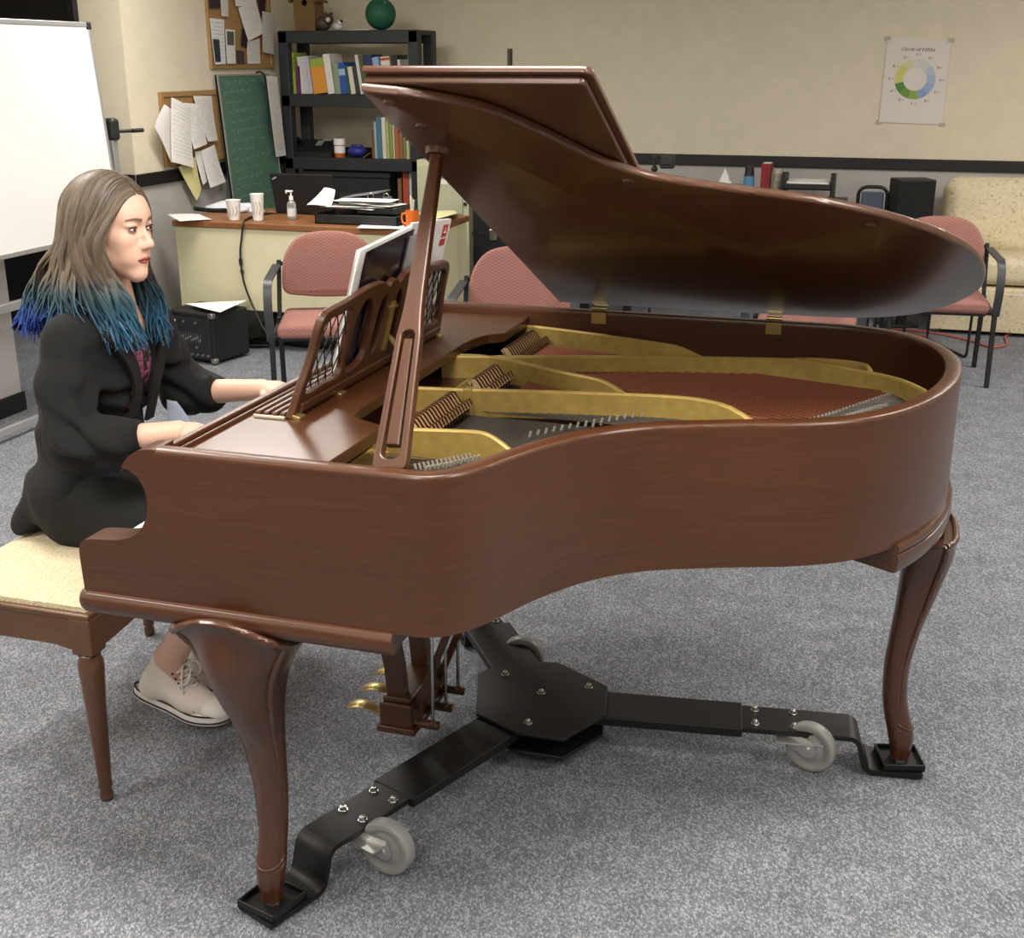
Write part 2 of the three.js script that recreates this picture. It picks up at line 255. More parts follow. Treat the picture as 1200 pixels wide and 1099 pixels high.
{ // bottom boards, soundboard, pin block, iron plate
  const inner = rimPath.map(p => [p.x, p.z]); const cx = -.6, cz = -2.5;
  const sh = shapeOf(inner.map(([x, z]) => [cx + (x - cx) * .965, -(cz + (z - cz) * .965)]));
  obj('soundboard', extrude(sh, .01).rotateX(-Math.PI / 2).translate(0, .855, 0), M.soundboard, piano);
  obj('pin_block', box(-1.18, -.96, .87, .9, ZF + .04, ZN - .04), M.woodSatin, piano);
  for (const [a, b] of [[-1.0, -2.1], [-1.0, -2.5], [-1.0, -2.9]]) obj('brace', bar(V(-1.15, .76, b), V(-.1, .76, lerp(b, -2.75, .7)), .07, .07), M.woodSatin, piano);
  const top = .955, base = .895, plate = M.gold;
  const strut = (pts, w, y0 = base, y1 = top, taperEnd = 0) => { // a bar of the plate: thick at the top edge, thin below
    const P3 = pts.map(p => V(p[0], 0, p[1])); const L = new THREE.CatmullRomCurve3(P3, false, 'centripetal').getSpacedPoints(28);
    return sweep(L, [u => { const e = taperEnd ? smooth(1 - taperEnd, 1, u) : 0, h1 = lerp(y1, y0 + .008, e); return [[w / 2, y0], [w / 2, h1 - .004], [w / 2 - .004, h1], [-w / 2 + .004, h1], [-w / 2, h1 - .004], [-w / 2, y0]].reverse(); }], V(0, 1, 0));
  };
  const plateStruts = [
    [[[-.95, -2.15], [-.878, -2.151], [-.74, -2.172], [-.663, -2.158], [-.595, -2.14]], .014, .4],
    [[[-1.0, -2.452], [-.864, -2.475], [-.606, -2.523], [-.42, -2.548], [-.357, -2.54], [-.24, -2.475], [-.13, -2.39]], .016, .25],
    [[[-1.03, -2.785], [-.897, -2.788], [-.747, -2.71], [-.6, -2.645], [-.44, -2.575]], .016, .3],
    [[[-1.03, -2.76], [-.871, -2.804], [-.502, -2.915], [-.173, -2.987]], .016, 0],
    [[[-1.0, -3.178], [-.927, -3.173], [-.771, -3.136], [-.482, -3.042], [-.31, -2.99]], .014, .3]];
  const pl = obj('iron_plate', [
    // web under the tuning end and the treble and tail borders
    box(-.958, -.915, .895, .905, ZF + .06, ZN - .045),
  ], plate, piano);
  for (const [pts, w, tp] of plateStruts) obj('plate_strut', strut(pts, w, .893, top, tp), plate, pl);
  obj('plate_strut', strut([[-.18, -2.985], [-.077, -2.931], [.04, -2.856], [.095, -2.775], [.113, -2.72], [.11, -2.66], [.09, -2.6], [.062, -2.53], [.02, -2.46], [-.05, -2.39]], .016, .893, .955, .45), plate, pl);
  obj('plate_strut', strut([[-.2, -2.99], [-.128, -3.003], [-.043, -2.987], [.012, -2.91]], .012, .893, .955, .3), plate, pl);
  // hitch-pin border along the bent side
  const hb = splinePts([[-.72, 0, -1.84], [-.66, 0, -1.86], [-.625, 0, -1.95], [-.56, 0, -2.06], [-.47, 0, -2.155], [-.38, 0, -2.215], [-.25, 0, -2.27], [-.12, 0, -2.325], [-.03, 0, -2.38], [.03, 0, -2.46]], 40);
  obj('hitch_border', sweep(hb, [[.028, .872], [.028, .892], [-.02, .9], [-.02, .872]].reverse()), plate, pl);
  obj('strut_collar', box(-.872, -.852, .893, .957, -2.49, -2.464, .004), plate, pl); obj('strut_collar', box(-1.0, -.985, .893, .957, -2.47, -2.435, .003), plate, pl);
}
{ // strings, bridges, dampers
  const strs = [], cop = []; const y = .905;
  const S = (a, b, r, arr, ya = y, yb = y) => arr.push(rod(V(a[0], ya, a[1]), V(b[0], yb, b[1]), r, r, 5));
  for (let i = 0; i < 26; i++) { const t = i / 25; S([-.95, lerp(-1.83, -2.13, t)], [lerp(-.69, -.64, t), lerp(-1.845, -2.11, t)], .0009, strs); }
  for (let i = 0; i < 40; i++) { const t = i / 39; S([-.95, lerp(-2.18, -2.44, t)], [lerp(-.6, -.18, t), lerp(-2.165, -2.41, t)], .001, strs); }
  for (let i = 0; i < 30; i++) { const t = i / 29; S([-.95, lerp(-2.48, -2.75, t)], [lerp(-.3, -.02, t), lerp(-2.45, -2.5, t)], .0011, strs); }
  for (let i = 0; i < 26; i++) { const t = i / 25; const e0 = onY(936, 495.5, .915), e1 = onY(1046, 461, .915), ee = [lerp(e0.x, e1.x, t), lerp(e0.z, e1.z, t)]; S([-.93, lerp(-2.84, -3.13, t)], ee, .0019, cop, .915, .917); const h0 = onY(1046, 491, .91), h1 = onY(1088, 464, .91); S(ee, [lerp(h0.x, h1.x, t), lerp(h0.z, h1.z, t)], .0012, strs, .917, .912); }
  for (let i = 0; i < 16; i++) { const t = i / 15; S([-.8, lerp(-2.66, -2.76, t)], [lerp(-.12, .0, t), lerp(-2.5, -2.62, t)], .0018, cop, .912, .914); }
  obj('steel_strings', strs, M.string, piano, { kind: 'stuff' }); obj('bass_strings', cop, M.copper, piano, { kind: 'stuff', label: 'copper wound bass strings' });
  const br = splinePts([[-.72, 0, -1.9], [-.66, 0, -2.05], [-.55, 0, -2.2], [-.4, 0, -2.33], [-.22, 0, -2.42], [-.1, 0, -2.5]], 40);
  obj('treble_bridge', sweep(br, [[.014, .865], [.012, .902], [-.012, .902], [-.014, .865]].reverse()), M.woodSatin, piano);
  const bb = splinePts([[-.14, 0, -2.47], [-.05, 0, -2.55], [.0, 0, -2.66], [.03, 0, -2.8]], 24);
  obj('bass_bridge', sweep(bb, [[.016, .865], [.014, .911], [-.014, .911], [-.016, .865]].reverse()), M.woodSatin, piano);
  // bridge and hitch pins
  const pins = []; const pinRow = (pts, n, h, y0, off) => { const L = splinePts(pts.map(p => [p[0], 0, p[1]]), n); L.forEach((p, k) => pins.push(rod(V(p.x, y0, p.z), V(p.x + off, y0 + h, p.z), (h > .015 ? .0034 : .003), .0028, 6))); };
  const px = (L, y) => L.map(([u, v]) => { const p = onY(u, v, y); return [p.x, p.z]; });
  pinRow(px([[620, 511], [660, 503], [700, 496], [735, 490], [780, 485]], .905), 17, .016, .9, .004); pinRow(px([[488, 549], [510, 545], [530, 541], [552, 536]], .905), 13, .014, .9, -.004); pinRow(px([[498, 551], [520, 547], [540, 542], [558, 538]], .905), 13, .014, .9, .006);
  pinRow(px([[934, 496], [965, 488], [1005, 475], [1046, 461]], .915), 28, .011, .91, .002); pinRow(px([[958, 498], [985, 490], [1012, 482], [1038, 475]], .915), 24, .011, .91, .002); pinRow(px([[1046, 491], [1066, 483], [1080, 473], [1088, 464]], .912), 18, .014, .905, .003);
  obj('bridge_pins', pins, mat(0xb9b2a4, .4, { metalness: .4 }), piano, { kind: 'stuff' });
  // damper heads: curled felt wedges in rows
  const damper = () => { const pts = []; for (let k = 0; k <= 8; k++) pts.push([k / 8 * .05, Math.sin(k / 8 * Math.PI * 2.4) * .009 + .016 * (1 - k / 8)]); return pts; };
  const felt = mat(0xc4a67c, .9), dwood = M.woodSatin; const dRow = (a, b, n, rise) => { for (let k = 0; k < n; k++) { const t = k / (n - 1), x = lerp(a[0], b[0], t), z = lerp(a[1], b[1], t); const L = damper().map(([u, v]) => V(x - .02 + u, .918 + v + rise, z)); const d = obj('damper', sweep(L, [[.003, -.012], [.003, .004], [-.003, .004], [-.003, -.012]].reverse(), V(0, 1, 0)), felt, piano); obj('damper_wire', sweep(L.map(p => p.clone().add(V(0, .003, (b[1] - a[1]) / (n - 1) * .5))), [[.0042, -.012], [.0042, .003], [-.0042, .003], [-.0042, -.012]].reverse(), V(0, 1, 0)), dwood, d); obj('damper_head', box(x - .015, x + .03, .902 + rise, .9085 + rise, z - .003, z + .003), dwood, d); } };
  dRow([-.885, -2.21], [-.88, -2.44], 15, .008); dRow([-.87, -2.56], [-.865, -2.7], 9, .01); dRow([-.905, -2.92], [-.9, -3.14], 14, .002);
}
{ // music shelf with its two rear wings
  const e = [[-1.19, ZF + .04], [-.93, ZF + .04], [-.93, -2.96], [-.945, -2.945], [-.965, -2.93], [-.982, -2.88], [-.992, -2.8], [-.992, -2.18], [-.985, -2.135], [-.965, -2.115], [-.93, -2.1], [-.905, -2.085], [-.898, -2.06], [-.905, ZN - .038], [-1.19, ZN - .038]];
  const g = extrude(shapeOf(e.map(([x, z]) => [x, -z])), .024, .002, 1).rotateX(-Math.PI / 2).translate(0, .952, 0);
  const shelf = obj('music_shelf', g, M.shelfWood, piano);
  obj('shelf_bead', [bar(V(-1.207, .981, ZF + .064), V(-1.207, .981, ZN - .064), .016, .012, V(1, 0, 0), .004), bar(V(-1.185, .979, ZF + .064), V(-1.185, .979, ZN - .064), .007, .009, V(1, 0, 0), .003)], M.shelfWood, piano);
  const rb = []; for (let k = 0; k < 4; k++) rb.push(bar(V(-1.163 + k * .018, .982, -2.9), V(-1.163 + k * .018, .982, -2.072), .012, .01, V(1, 0, 0), .004));
  const tray = obj('desk_tray', box(-1.172, -1.1, .976, .98, -2.9, -2.07), M.shelfWood, piano); obj('tray_rib', rb, M.shelfWood, tray);
  obj('shelf_runner', [box(-1.168, -1.102, .976, .981, -2.071, -2.064, .001)], mat(0xc9bfae, .4), piano);
}
{ // pierced music desk, leaning back 15 degrees
  const zc = -2.486, toW = g => g.applyMatrix4(new THREE.Matrix4().makeBasis(V(0, 0, -1), V(Math.sin(R(15)), Math.cos(R(15)), 0), V(-Math.cos(R(15)), Math.sin(R(15)), 0).negate())).translate(-1.094, .978, zc);
  // local: u to the far side, s up the desk
  const half = [[.416, 0], [.41, .02], [.398, .06], [.382, .1], [.373, .135], [.37, .17], [.362, .192], [.345, .205], [.31, .21], [.26, .212], [.2, .219], [.14, .225], [.09, .225], [.055, .22], [.03, .206], [.018, .214], [0, .22]];
  const crv = splinePts(half.map(p => [p[0], p[1]]), 60); const s = new THREE.Shape(); s.moveTo(-.416, 0); s.lineTo(.416, 0); crv.forEach(p => s.lineTo(p.x, p.y)); crv.slice().reverse().forEach(p => s.lineTo(-p.x, p.y));
  const hole = pts => { const h = new THREE.Path(); pts.forEach((p, i) => i ? h.lineTo(p.x, p.y) : h.moveTo(p.x, p.y)); s.holes.push(h); };
  for (const k of [-1, 1]) {
    hole(splinePts([[.375, .046], [.362, .09], [.35, .14], [.347, .175], [.325, .188], [.27, .19], [.222, .194], [.214, .17], [.214, .1], [.214, .048], [.29, .043]].map(([a, b]) => [a * k, b]), 40, true));
    hole(splinePts([[.19, .05], [.192, .11], [.178, .175], [.14, .2], [.105, .175], [.092, .11], [.1, .06], [.14, .044]].map(([a, b]) => [a * k, b]), 36, true));
    hole(splinePts([[.068, .06], [.07, .12], [.062, .17], [.04, .19], [.024, .16], [.03, .1], [.045, .06]].map(([a, b]) => [a * k, b]), 30, true));
  }
  const d = obj('music_desk', toW(extrude(s, .016, .003, 2).translate(0, 0, -.008)), M.woodSatin, piano);
  for (const k of [-1, 1]) { const lat = []; for (let i = 0; i < 6; i++) { const u0 = .208 + i * .034, u1 = u0; for (const dir of [-1, 1]) { let ua = u0 - .038 * dir, ub = u0 + .038 * dir, sa = .046, sb = .19; const cut = (ux, sx, uy, sy) => { const lo = .216, hi = .362; let x = ux, y = sx; if (ux < lo) { const q = (lo - ux) / (uy - ux); x = lo; y = lerp(sx, sy, q); } if (ux > hi) { const q = (hi - ux) / (uy - ux); x = hi; y = lerp(sx, sy, q); } return [x, y]; }; const A = cut(ua, sa, ub, sb), B = cut(ub, sb, ua, sa); if (Math.abs(A[1] - B[1]) < .02) continue; lat.push(rod(V(A[0] * k, A[1], dir * .0015), V(B[0] * k, B[1], dir * .0015), .0016, .0016, 6)); } }
  obj('lattice', toW(join(lat)), M.blackSatin, d, { label: 'thin crossed lattice bars' }); }
  obj('lower_rail', toW(box(-.39, .39, .01, .028, .006, .014, .003)), M.woodSatin, d);
  for (const u of [-.4, -.21, .21, .39]) obj('hinge', toW(box(u - .014, u + .014, -.001, .008, -.004, .022, .002)), M.brass, d);
  for (const u of [.012]) obj('brace_plate', toW(join([box(u - .008, u + .008, .05, .165, .008, .012), box(u - .022, u + .022, .15, .156, .008, .013)])), M.brass, d);
  obj('prop_brace', bar(V(-1.0, .978, -2.53), V(-1.075, 1.05, -2.53), .02, .004, V(0, 0, 1)), M.brass, d);
}
{ // lid: main panel swung up about the bass side, front flap folded back on top of it
  const th = R(24.3), hy = 1.012, hz = -3.222; const mtx = new THREE.Matrix4().makeBasis(V(1, 0, 0), V(0, Math.sin(th), Math.cos(th)), V(0, Math.cos(th), -Math.sin(th)).negate()).setPosition(0, hy, hz);
  // local: x along the piano, s from the hinge towards the open edge, third axis into the case (below)
  const near = [[-.855, 1.412], [-.789, 1.398], [-.74, 1.381], [-.697, 1.361], [-.66, 1.336], [-.628, 1.295], [-.574, 1.209], [-.519, 1.11], [-.48, 1.063], [-.439, 1.027], [-.37, .995], [-.303, .971], [-.15, .921], [-.073, .881], [.006, .826], [.075, .76], [.125, .695], [.166, .615], [.191, .53], [.203, .427], [.197, .335], [.172, .25], [.135, .17], [.085, .1], [.015, .045], [-.074, .012], [-.16, .002]];
  const c1 = splinePts(near, 110); const s = new THREE.Shape(); s.moveTo(-.855, .002); s.lineTo(near[0][0], near[0][1]); c1.forEach(p => s.lineTo(p.x, p.y));
  const toW = g => crease(g.applyMatrix4(mtx), 30);
  const lid = obj('lid', toW(extrude(s, .017, .005, 3).translate(0, 0, -.017)), M.lidWood, piano);
  const fl = new THREE.Shape(); const rect = (a, x0, x1, y0, y1, r) => { a.moveTo(x0, y0); a.lineTo(x1, y0); a.lineTo(x1, y1 - r); a.absarc(x1 - r, y1 - r, r, 0, Math.PI / 2, false); a.lineTo(x0, y1); a.lineTo(x0, y0); }; rect(fl, -.858, -.47, .002, 1.413, .018);
  const flap = obj('front_flap', toW(extrude(fl, .013, .004, 3).translate(0, 0, -.046)), M.lidWood, piano);
  const fl2 = new THREE.Shape(); rect(fl2, -.856, -.481, .002, 1.403, .012);
  obj('flap_moulding', toW(extrude(fl2, .0155, .005, 3).translate(0, 0, -.034)), M.lidWood, flap);
  for (const [x, q] of [[-.735, 1.0], [-.27, 1.0]]) { const h = obj('lid_hinge', [toW(box(x - .02, x + .02, .0, .035, .0, .002)), box(x - .02, x + .02, .968, .998, ZF + .036, ZF + .039), rod(V(x - .02, 1.008, ZF + .03), V(x + .02, 1.008, ZF + .03), .005)], M.brass, piano); }
  for (const [x, q] of [[-.8, 1.27], [-.48, 1.013], [-.041, .797], [-.82, 1.372]]) obj('rubber_button', toW(new THREE.CylinderGeometry(.009, .011, .005, 16).rotateX(Math.PI / 2).translate(x, q, .002)), M.lidWood, lid);
  obj('prop_cup', toW(new THREE.CylinderGeometry(.02, .024, .012, 20).rotateX(Math.PI / 2).translate(-.81, 1.155, .005)), M.woodSatin, lid);
  // prop stick
  const a = V(-.766, .99, -1.796), b = V(-.81, hy + 1.155 * Math.sin(th) - .012, hz + 1.155 * Math.cos(th) + .004); const d = b.clone().sub(a), L = d.length(); d.normalize(); const sx = V(1, 0, 0).addScaledVector(d, -d.x).normalize(), nz = sx.clone().cross(d); const pm = new THREE.Matrix4().makeBasis(sx, d, nz).setPosition(a);
  const o = new THREE.Shape(); const w0 = .03, w1 = .0225; o.moveTo(-w0 + .01, 0); o.lineTo(w0 - .01, 0); o.quadraticCurveTo(w0, 0, w0, .012); o.lineTo(w1, .245); o.quadraticCurveTo(.0165, .285, .0155, .34); o.lineTo(.0105, L); o.lineTo(-.0105, L); o.lineTo(-.0155, .34); o.quadraticCurveTo(-.0165, .285, -w1, .245); o.lineTo(-w0, .012); o.quadraticCurveTo(-w0, 0, -w0 + .01, 0);
  const h = new THREE.Path(); h.moveTo(-.0165, .03); h.quadraticCurveTo(-.0165, .018, 0, .018); h.quadraticCurveTo(.0165, .018, .0165, .03); h.lineTo(.0115, .245); h.quadraticCurveTo(.0115, .255, 0, .255); h.quadraticCurveTo(-.0115, .255, -.0115, .245); o.holes.push(h);
  const ps = obj('prop_stick', extrude(o, .022, .003, 2).translate(0, 0, -.011).applyMatrix4(pm), M.woodSatin, piano, { grain: 'y' });
  const ib = new THREE.Shape(); ib.moveTo(-.0115, .043); ib.lineTo(.0115, .043); ib.lineTo(.008, .24); ib.lineTo(-.008, .24); obj('short_prop', extrude(ib, .018, .002, 1).translate(0, 0, -.008).applyMatrix4(pm), M.woodSatin, ps, { grain: 'y' });
}
// cabriole legs; local: foot at the origin, knee towards +z
const YL = .672;
function cabriole(bulge, arch, topY, zs, flare) {
  const lv = [[0, .021, 0, .023], [.03, .024, 0, .026], [.05, .027, -.002, .03], [.075, .029, -.006, .031], [.11, .028, -.016, .03], [.16, .029, -.026, .029], [.24, .0325, -.029, .03], [.33, .037, -.02, .034], [.41, .044, -.008, .041], [.47, .053, .0, .047], [.52, .066, .006, .052], [.56, .086, .01, lerp(.055, .062, flare)], [.59, .106, lerp(.01, .014, flare), lerp(.056, .078, flare)], [topY, .125, lerp(.008, .02, flare), lerp(.056, .097, flare)]];
  const rings = []; const N = 48, c = splinePts(lv.map(l => [l[0], l[1], l[2]]), N), d = splinePts(lv.map(l => [l[0], l[3], 0]), N);
  const shape = (i, th) => { const y = c[i].x, hw = c[i].y, cz = c[i].z * zs, hd = d[i].y; const e = lerp(2.2, 3.0, smooth(.2, .5, y)); const co = Math.cos(th), si = Math.sin(th); const p = V(Math.sign(co) * Math.pow(Math.abs(co), 2 / e) * hw, y, cz + Math.sign(si) * Math.pow(Math.abs(si), 2 / e) * hd); const u = p.x / (hw || 1), fr = smooth(cz - hd, cz + hd, p.z); p.y += arch * smooth(.46, topY, y) * (1 - u * u) * fr; if (si > 0) p.z += bulge * smooth(.33, .57, y) * Math.pow(1 - u * u, .8) * (1 - .8 * smooth(.53, topY, y)); return p; };
  for (let i = 0; i <= N; i++) { const ring = []; for (let k = 0; k < 44; k++) ring.push(shape(i, -k / 44 * Math.PI * 2)); rings.push(ring); }
  const disc = r => { const q = []; for (let k = 0; k < 10; k++) q.push([Math.cos(k / 10 * 6.2832) * r, Math.sin(k / 10 * 6.2832) * r]); return q; };
  const pipes = []; for (const s of [-1, 1]) { const L = []; for (let i = 12; i <= N; i++) L.push(shape(i, s > 0 ? .5 : Math.PI - .5)); pipes.push(sweep(L, [u => disc(lerp(.0015, .0085, smooth(.05, .85, u)) * (1 - .5 * smooth(.95, 1, u)))], V(0, 0, 1))); }
  { const L = []; for (let k = 0; k <= 30; k++) L.push(shape(N, lerp(.5, Math.PI - .5, k / 30))); pipes.push(sweep(L, [u => disc(.0075)], V(0, 1, .3))); }
  const toe = []; for (const yy of [.082, .096]) { const L = []; for (let k = 0; k <= 12; k++) { const a = lerp(-.2, Math.PI + .2, k / 12); L.push(V(Math.cos(a) * .0275, yy - .016 * Math.sin(a), -.006 + Math.sin(a) * .03)); } toe.push(tube(L, .0028, 24, 6)); }
  return { body: join([loft(rings, true, 60), box(-.07, .07, .55, YL - .03, -.05, .04, .01)]), pipes, toe };
}
{
  const front = cabriole(.075, .06, .612, 1, 1), rear = cabriole(.008, .0, .6, 1, 0);
  const put = (g, x, z, a) => g.clone().rotateY(a).translate(x, .03, z);
  const spots = [[-1.077, -1.845, 0, 'carved cabriole leg at the treble end', front], [-1.077, -3.13, Math.PI, 'carved cabriole leg at the bass end', front], [.137, -2.774, Math.PI / 2, 'carved cabriole leg under the tail', rear]];
  for (const [x, z, a, label, lg] of spots) { const l = obj('leg', put(lg.body, x, z, a), M.legWood, piano, { label }); for (const p of lg.pipes) obj('leg_edge', put(p, x, z, a), M.legWood, l); for (const p of lg.toe) obj('toe_carving', put(p, x, z, a), M.legWood, l); }
  // stepped skirt moulding that follows the tail above the rear leg
  const seg = rimPath.filter(p => p.x > .06 && p.z > -3.14 && p.z < -2.4);
  obj('tail_skirt', sweep(seg, [[.003, .652], [.009, .66], [.012, .68], [.009, .692], [.005, .694], [.01, .7], [.011, .708], [.007, .715], [-.1, .715], [-.1, .652]].reverse()), M.legWood, piano);
}
{ // pedal lyre
  const ly = obj('pedal_lyre', [box(-1.082, -.982, .1, .118, -2.645, -2.397, .005), box(-1.076, -.99, .115, .178, -2.638, -2.404, .006), box(-1.07, -.996, .176, .192, -2.63, -2.412, .006)], M.woodSatin, piano, { label: 'dark wooden pedal lyre' });
  for (const z of [-2.44, -2.6]) obj('lyre_post', sweep(splinePts([[-1.04, .19, z], [-1.045, .26, z], [-1.062, .38, z], [-1.06, .5, z], [-1.045, .6, z], [-1.045, .68, z]], 20), [[-.022, -.016], [-.022, .016], [.022, .016], [.022, -.016]], V(0, 0, 1)), M.woodSatin, ly, { grain: 'y' });
  obj('lyre_top', box(-1.09, -.99, .6, .675, -2.64, -2.4, .006), M.woodSatin, ly);
  for (const z of [-2.44, -2.6]) obj('lyre_brace', bar(V(-.99, .16, z), V(-.79, .675, z), .018, .016, V(0, 0, 1)), M.woodSatin, ly);
  for (const z of [-2.425, -2.515, -2.605]) {
    const L = splinePts([[-.93, .125, z], [-1.02, .128, z], [-1.08, .136, z], [-1.1, .147, z], [-1.13, .154, z], [-1.158, .146, z], [-1.172, .134, z]], 36);
    const p = obj('pedal', sweep(L, [u => { const w = lerp(.007, .02, smooth(.5, .78, u)) * Math.sqrt(Math.max(.03, 1 - Math.pow(Math.max(0, (u - .86) / .14), 2))), h = lerp(.006, .0065, u) * (1 - .6 * smooth(.92, 1, u)); const q = []; for (let k = 0; k < 12; k++) q.push([Math.cos(k / 12 * 6.2832) * w, Math.sin(k / 12 * 6.2832) * h]); return q; }]), M.brass, ly);
    obj('pedal_rod', rod(V(-.945, .125, z), V(-.94, .69, z), .004), M.steel, ly); obj('rod_bearing', [rod(V(-.985, .125, z), V(-.93, .125, z), .011), sph(-.945, .128, z, .012, 12)], M.woodSatin, ly);
  }
}

// ---------- piano dolly ----------
{
  const d = thing('piano_dolly', 'black steel three-armed dolly under the piano legs', 'dolly', [-.745, 0, -2.66], 0, null, true);
  const hub = V(-.745, 0, -2.66), HA = .105;
  const poly = [[-.933, -2.728], [-.867, -2.819], [-.744, -2.847], [-.59, -2.756], [-.562, -2.611], [-.633, -2.472], [-.749, -2.469], [-.869, -2.525]];
  const plate = (y, h, s) => extrude(shapeOf(poly.map(([x, z]) => [hub.x + (x - hub.x) * s, -(hub.z + (z - hub.z) * s)])), h, .002, 1).rotateX(-Math.PI / 2).translate(0, y, 0);
  obj('hub_plate', plate(.106, .009, 1), M.blackSteel, d); obj('hub_plate', plate(.052, .009, .97), M.blackSteel, d);
  const bolt = (x, y, z, par) => obj('bolt', [cyl(x, y, z, .0105, .0105, .003, 16), new THREE.CylinderGeometry(.0075, .0085, .007, 6).translate(x, y + .0065, z), sph(x, y + .009, z, .0055, 10)], M.steel, par);
  for (const [x, z] of [[-.86, -2.736], [-.743, -2.667], [-.634, -2.733], [-.733, -2.515]]) bolt(x, .115, z, d);
  const wheelGrey = mat(0x939492, .4, { clearcoat: .3, clearcoatRoughness: .3 }), zinc = mat(0xdcdcd9, .36, { metalness: .85 });
  const arms = [
    { foot: [-1.077, -1.845], step: .60, bend: .865, w: [.122, .1], sw: [-.928, -2.037], wheel: [-.9, -2.031], label: 'arm under the treble leg' },
    { foot: [.137, -2.774], step: .57, bend: .878, w: [.132, .112], sw: [-.102, -2.712], wheel: [-.072, -2.702], label: 'arm under the tail leg' },
    { foot: [-1.077, -3.13], step: .78, bend: .88, w: [.132, .1], sw: [-.925, -2.945], wheel: [-.875, -2.945], label: 'arm under the bass leg' }];
  for (const A of arms) {
    const f = V(A.foot[0], 0, A.foot[1]), dir = f.clone().sub(hub); const L = dir.length(); dir.normalize(); const side = V(-dir.z, 0, dir.x); const at = (u, y, s = 0) => hub.clone().addScaledVector(dir, u * L).addScaledVector(side, s).setY(y);
    const arm = obj('arm', [bar(at(.1, HA - .0115), at(A.step, HA - .0115), A.w[0], .024, side, .003)], M.blackSteel, d, { label: A.label });
    // Z-shaped end bracket of flat bar
    const zp = roundPath([at(A.step - .1, HA - .008), at(A.bend, HA - .008), at(A.bend + .025, .012), at(1.055, .012)], .022, 6);
    obj('bracket', sweep(zp, [[-A.w[1] / 2, -.006], [-A.w[1] / 2, .006], [A.w[1] / 2, .006], [A.w[1] / 2, -.006]].reverse(), i => { const t = zp[Math.min(i + 1, zp.length - 1)].clone().sub(zp[Math.max(i - 1, 0)]).normalize(); return side.clone().cross(t); }), M.blackSteel, arm);
    const yaw = Math.atan2(-dir.z, dir.x);
    const cup = [box(-.05, .05, .0, .007, -.05, .05, .002), box(-.05, .05, .0, .018, -.05, -.045, .002), box(-.05, .05, .0, .018, .045, .05, .002), box(-.05, -.045, .0, .018, -.05, .05, .002), box(.045, .05, .0, .018, -.05, .05, .002)].map(g => g.rotateY(yaw + .12).translate(f.x, .018, f.z));
    obj('leg_cup', cup, M.blackSteel, arm); obj('leg_pad', cyl(f.x, .024, f.z, .02, .02, .008, 20), M.steel, arm);
    const sx = A.step, pos = [[sx + .035, -.3], [sx + .035, .3], [sx + .14, -.3], [sx + .14, .3]]; for (const [u, s] of pos) { const q = at(u, 0, s * A.w[1] * 1.0); bolt(q.x, HA - .002, q.z, arm); }
    // caster
    const sw = V(A.sw[0], 0, A.sw[1]), w = V(A.wheel[0], .062, A.wheel[1]); const tr = w.clone().sub(sw).setY(0); const tl = tr.length(); tr.normalize(); const ax = V(-tr.z, 0, tr.x);
    const c = obj('caster_plate', [bar(sw.clone().setY(HA - .024).addScaledVector(dir, -.055), sw.clone().setY(HA - .024).addScaledVector(dir, .055), .085, .004, side), cyl(sw.x, HA - .05, sw.z, .03, .034, .026, 24)], zinc, arm);
    for (const s of [-1, 1]) { const fs = new THREE.Shape(); fs.moveTo(-.045, .092); fs.lineTo(.04, .092); fs.lineTo(tl + .022, .062); fs.quadraticCurveTo(tl + .018, .043, tl, .043); fs.quadraticCurveTo(tl - .016, .044, tl - .03, .055); fs.lineTo(-.05, .078); const mtx = new THREE.Matrix4().makeBasis(tr, V(0, 1, 0), tr.clone().cross(V(0, 1, 0))).setPosition(sw.x, 0, sw.z); obj('fork', extrude(fs, .003).translate(0, 0, s * .0215 - .0015).applyMatrix4(mtx), zinc, arm); }
    const prof = []; for (const [r, y] of [[.012, -.017], [.034, -.013], [.04, -.008], [.046, -.016], [.058, -.0165], [.0615, -.012], [.0625, 0], [.0615, .012], [.058, .0165], [.046, .016], [.04, .008], [.034, .013], [.012, .017]]) prof.push(V2(r, y));
    const q = new THREE.Quaternion().setFromUnitVectors(V(0, 1, 0), ax); obj('wheel', new THREE.LatheGeometry(prof, 48).applyQuaternion(q).translate(w.x, w.y + .0005, w.z), wheelGrey, arm); obj('axle', rod(w.clone().addScaledVector(ax, -.027), w.clone().addScaledVector(ax, .027), .0085, .0085, 6), zinc, arm);
  }
}
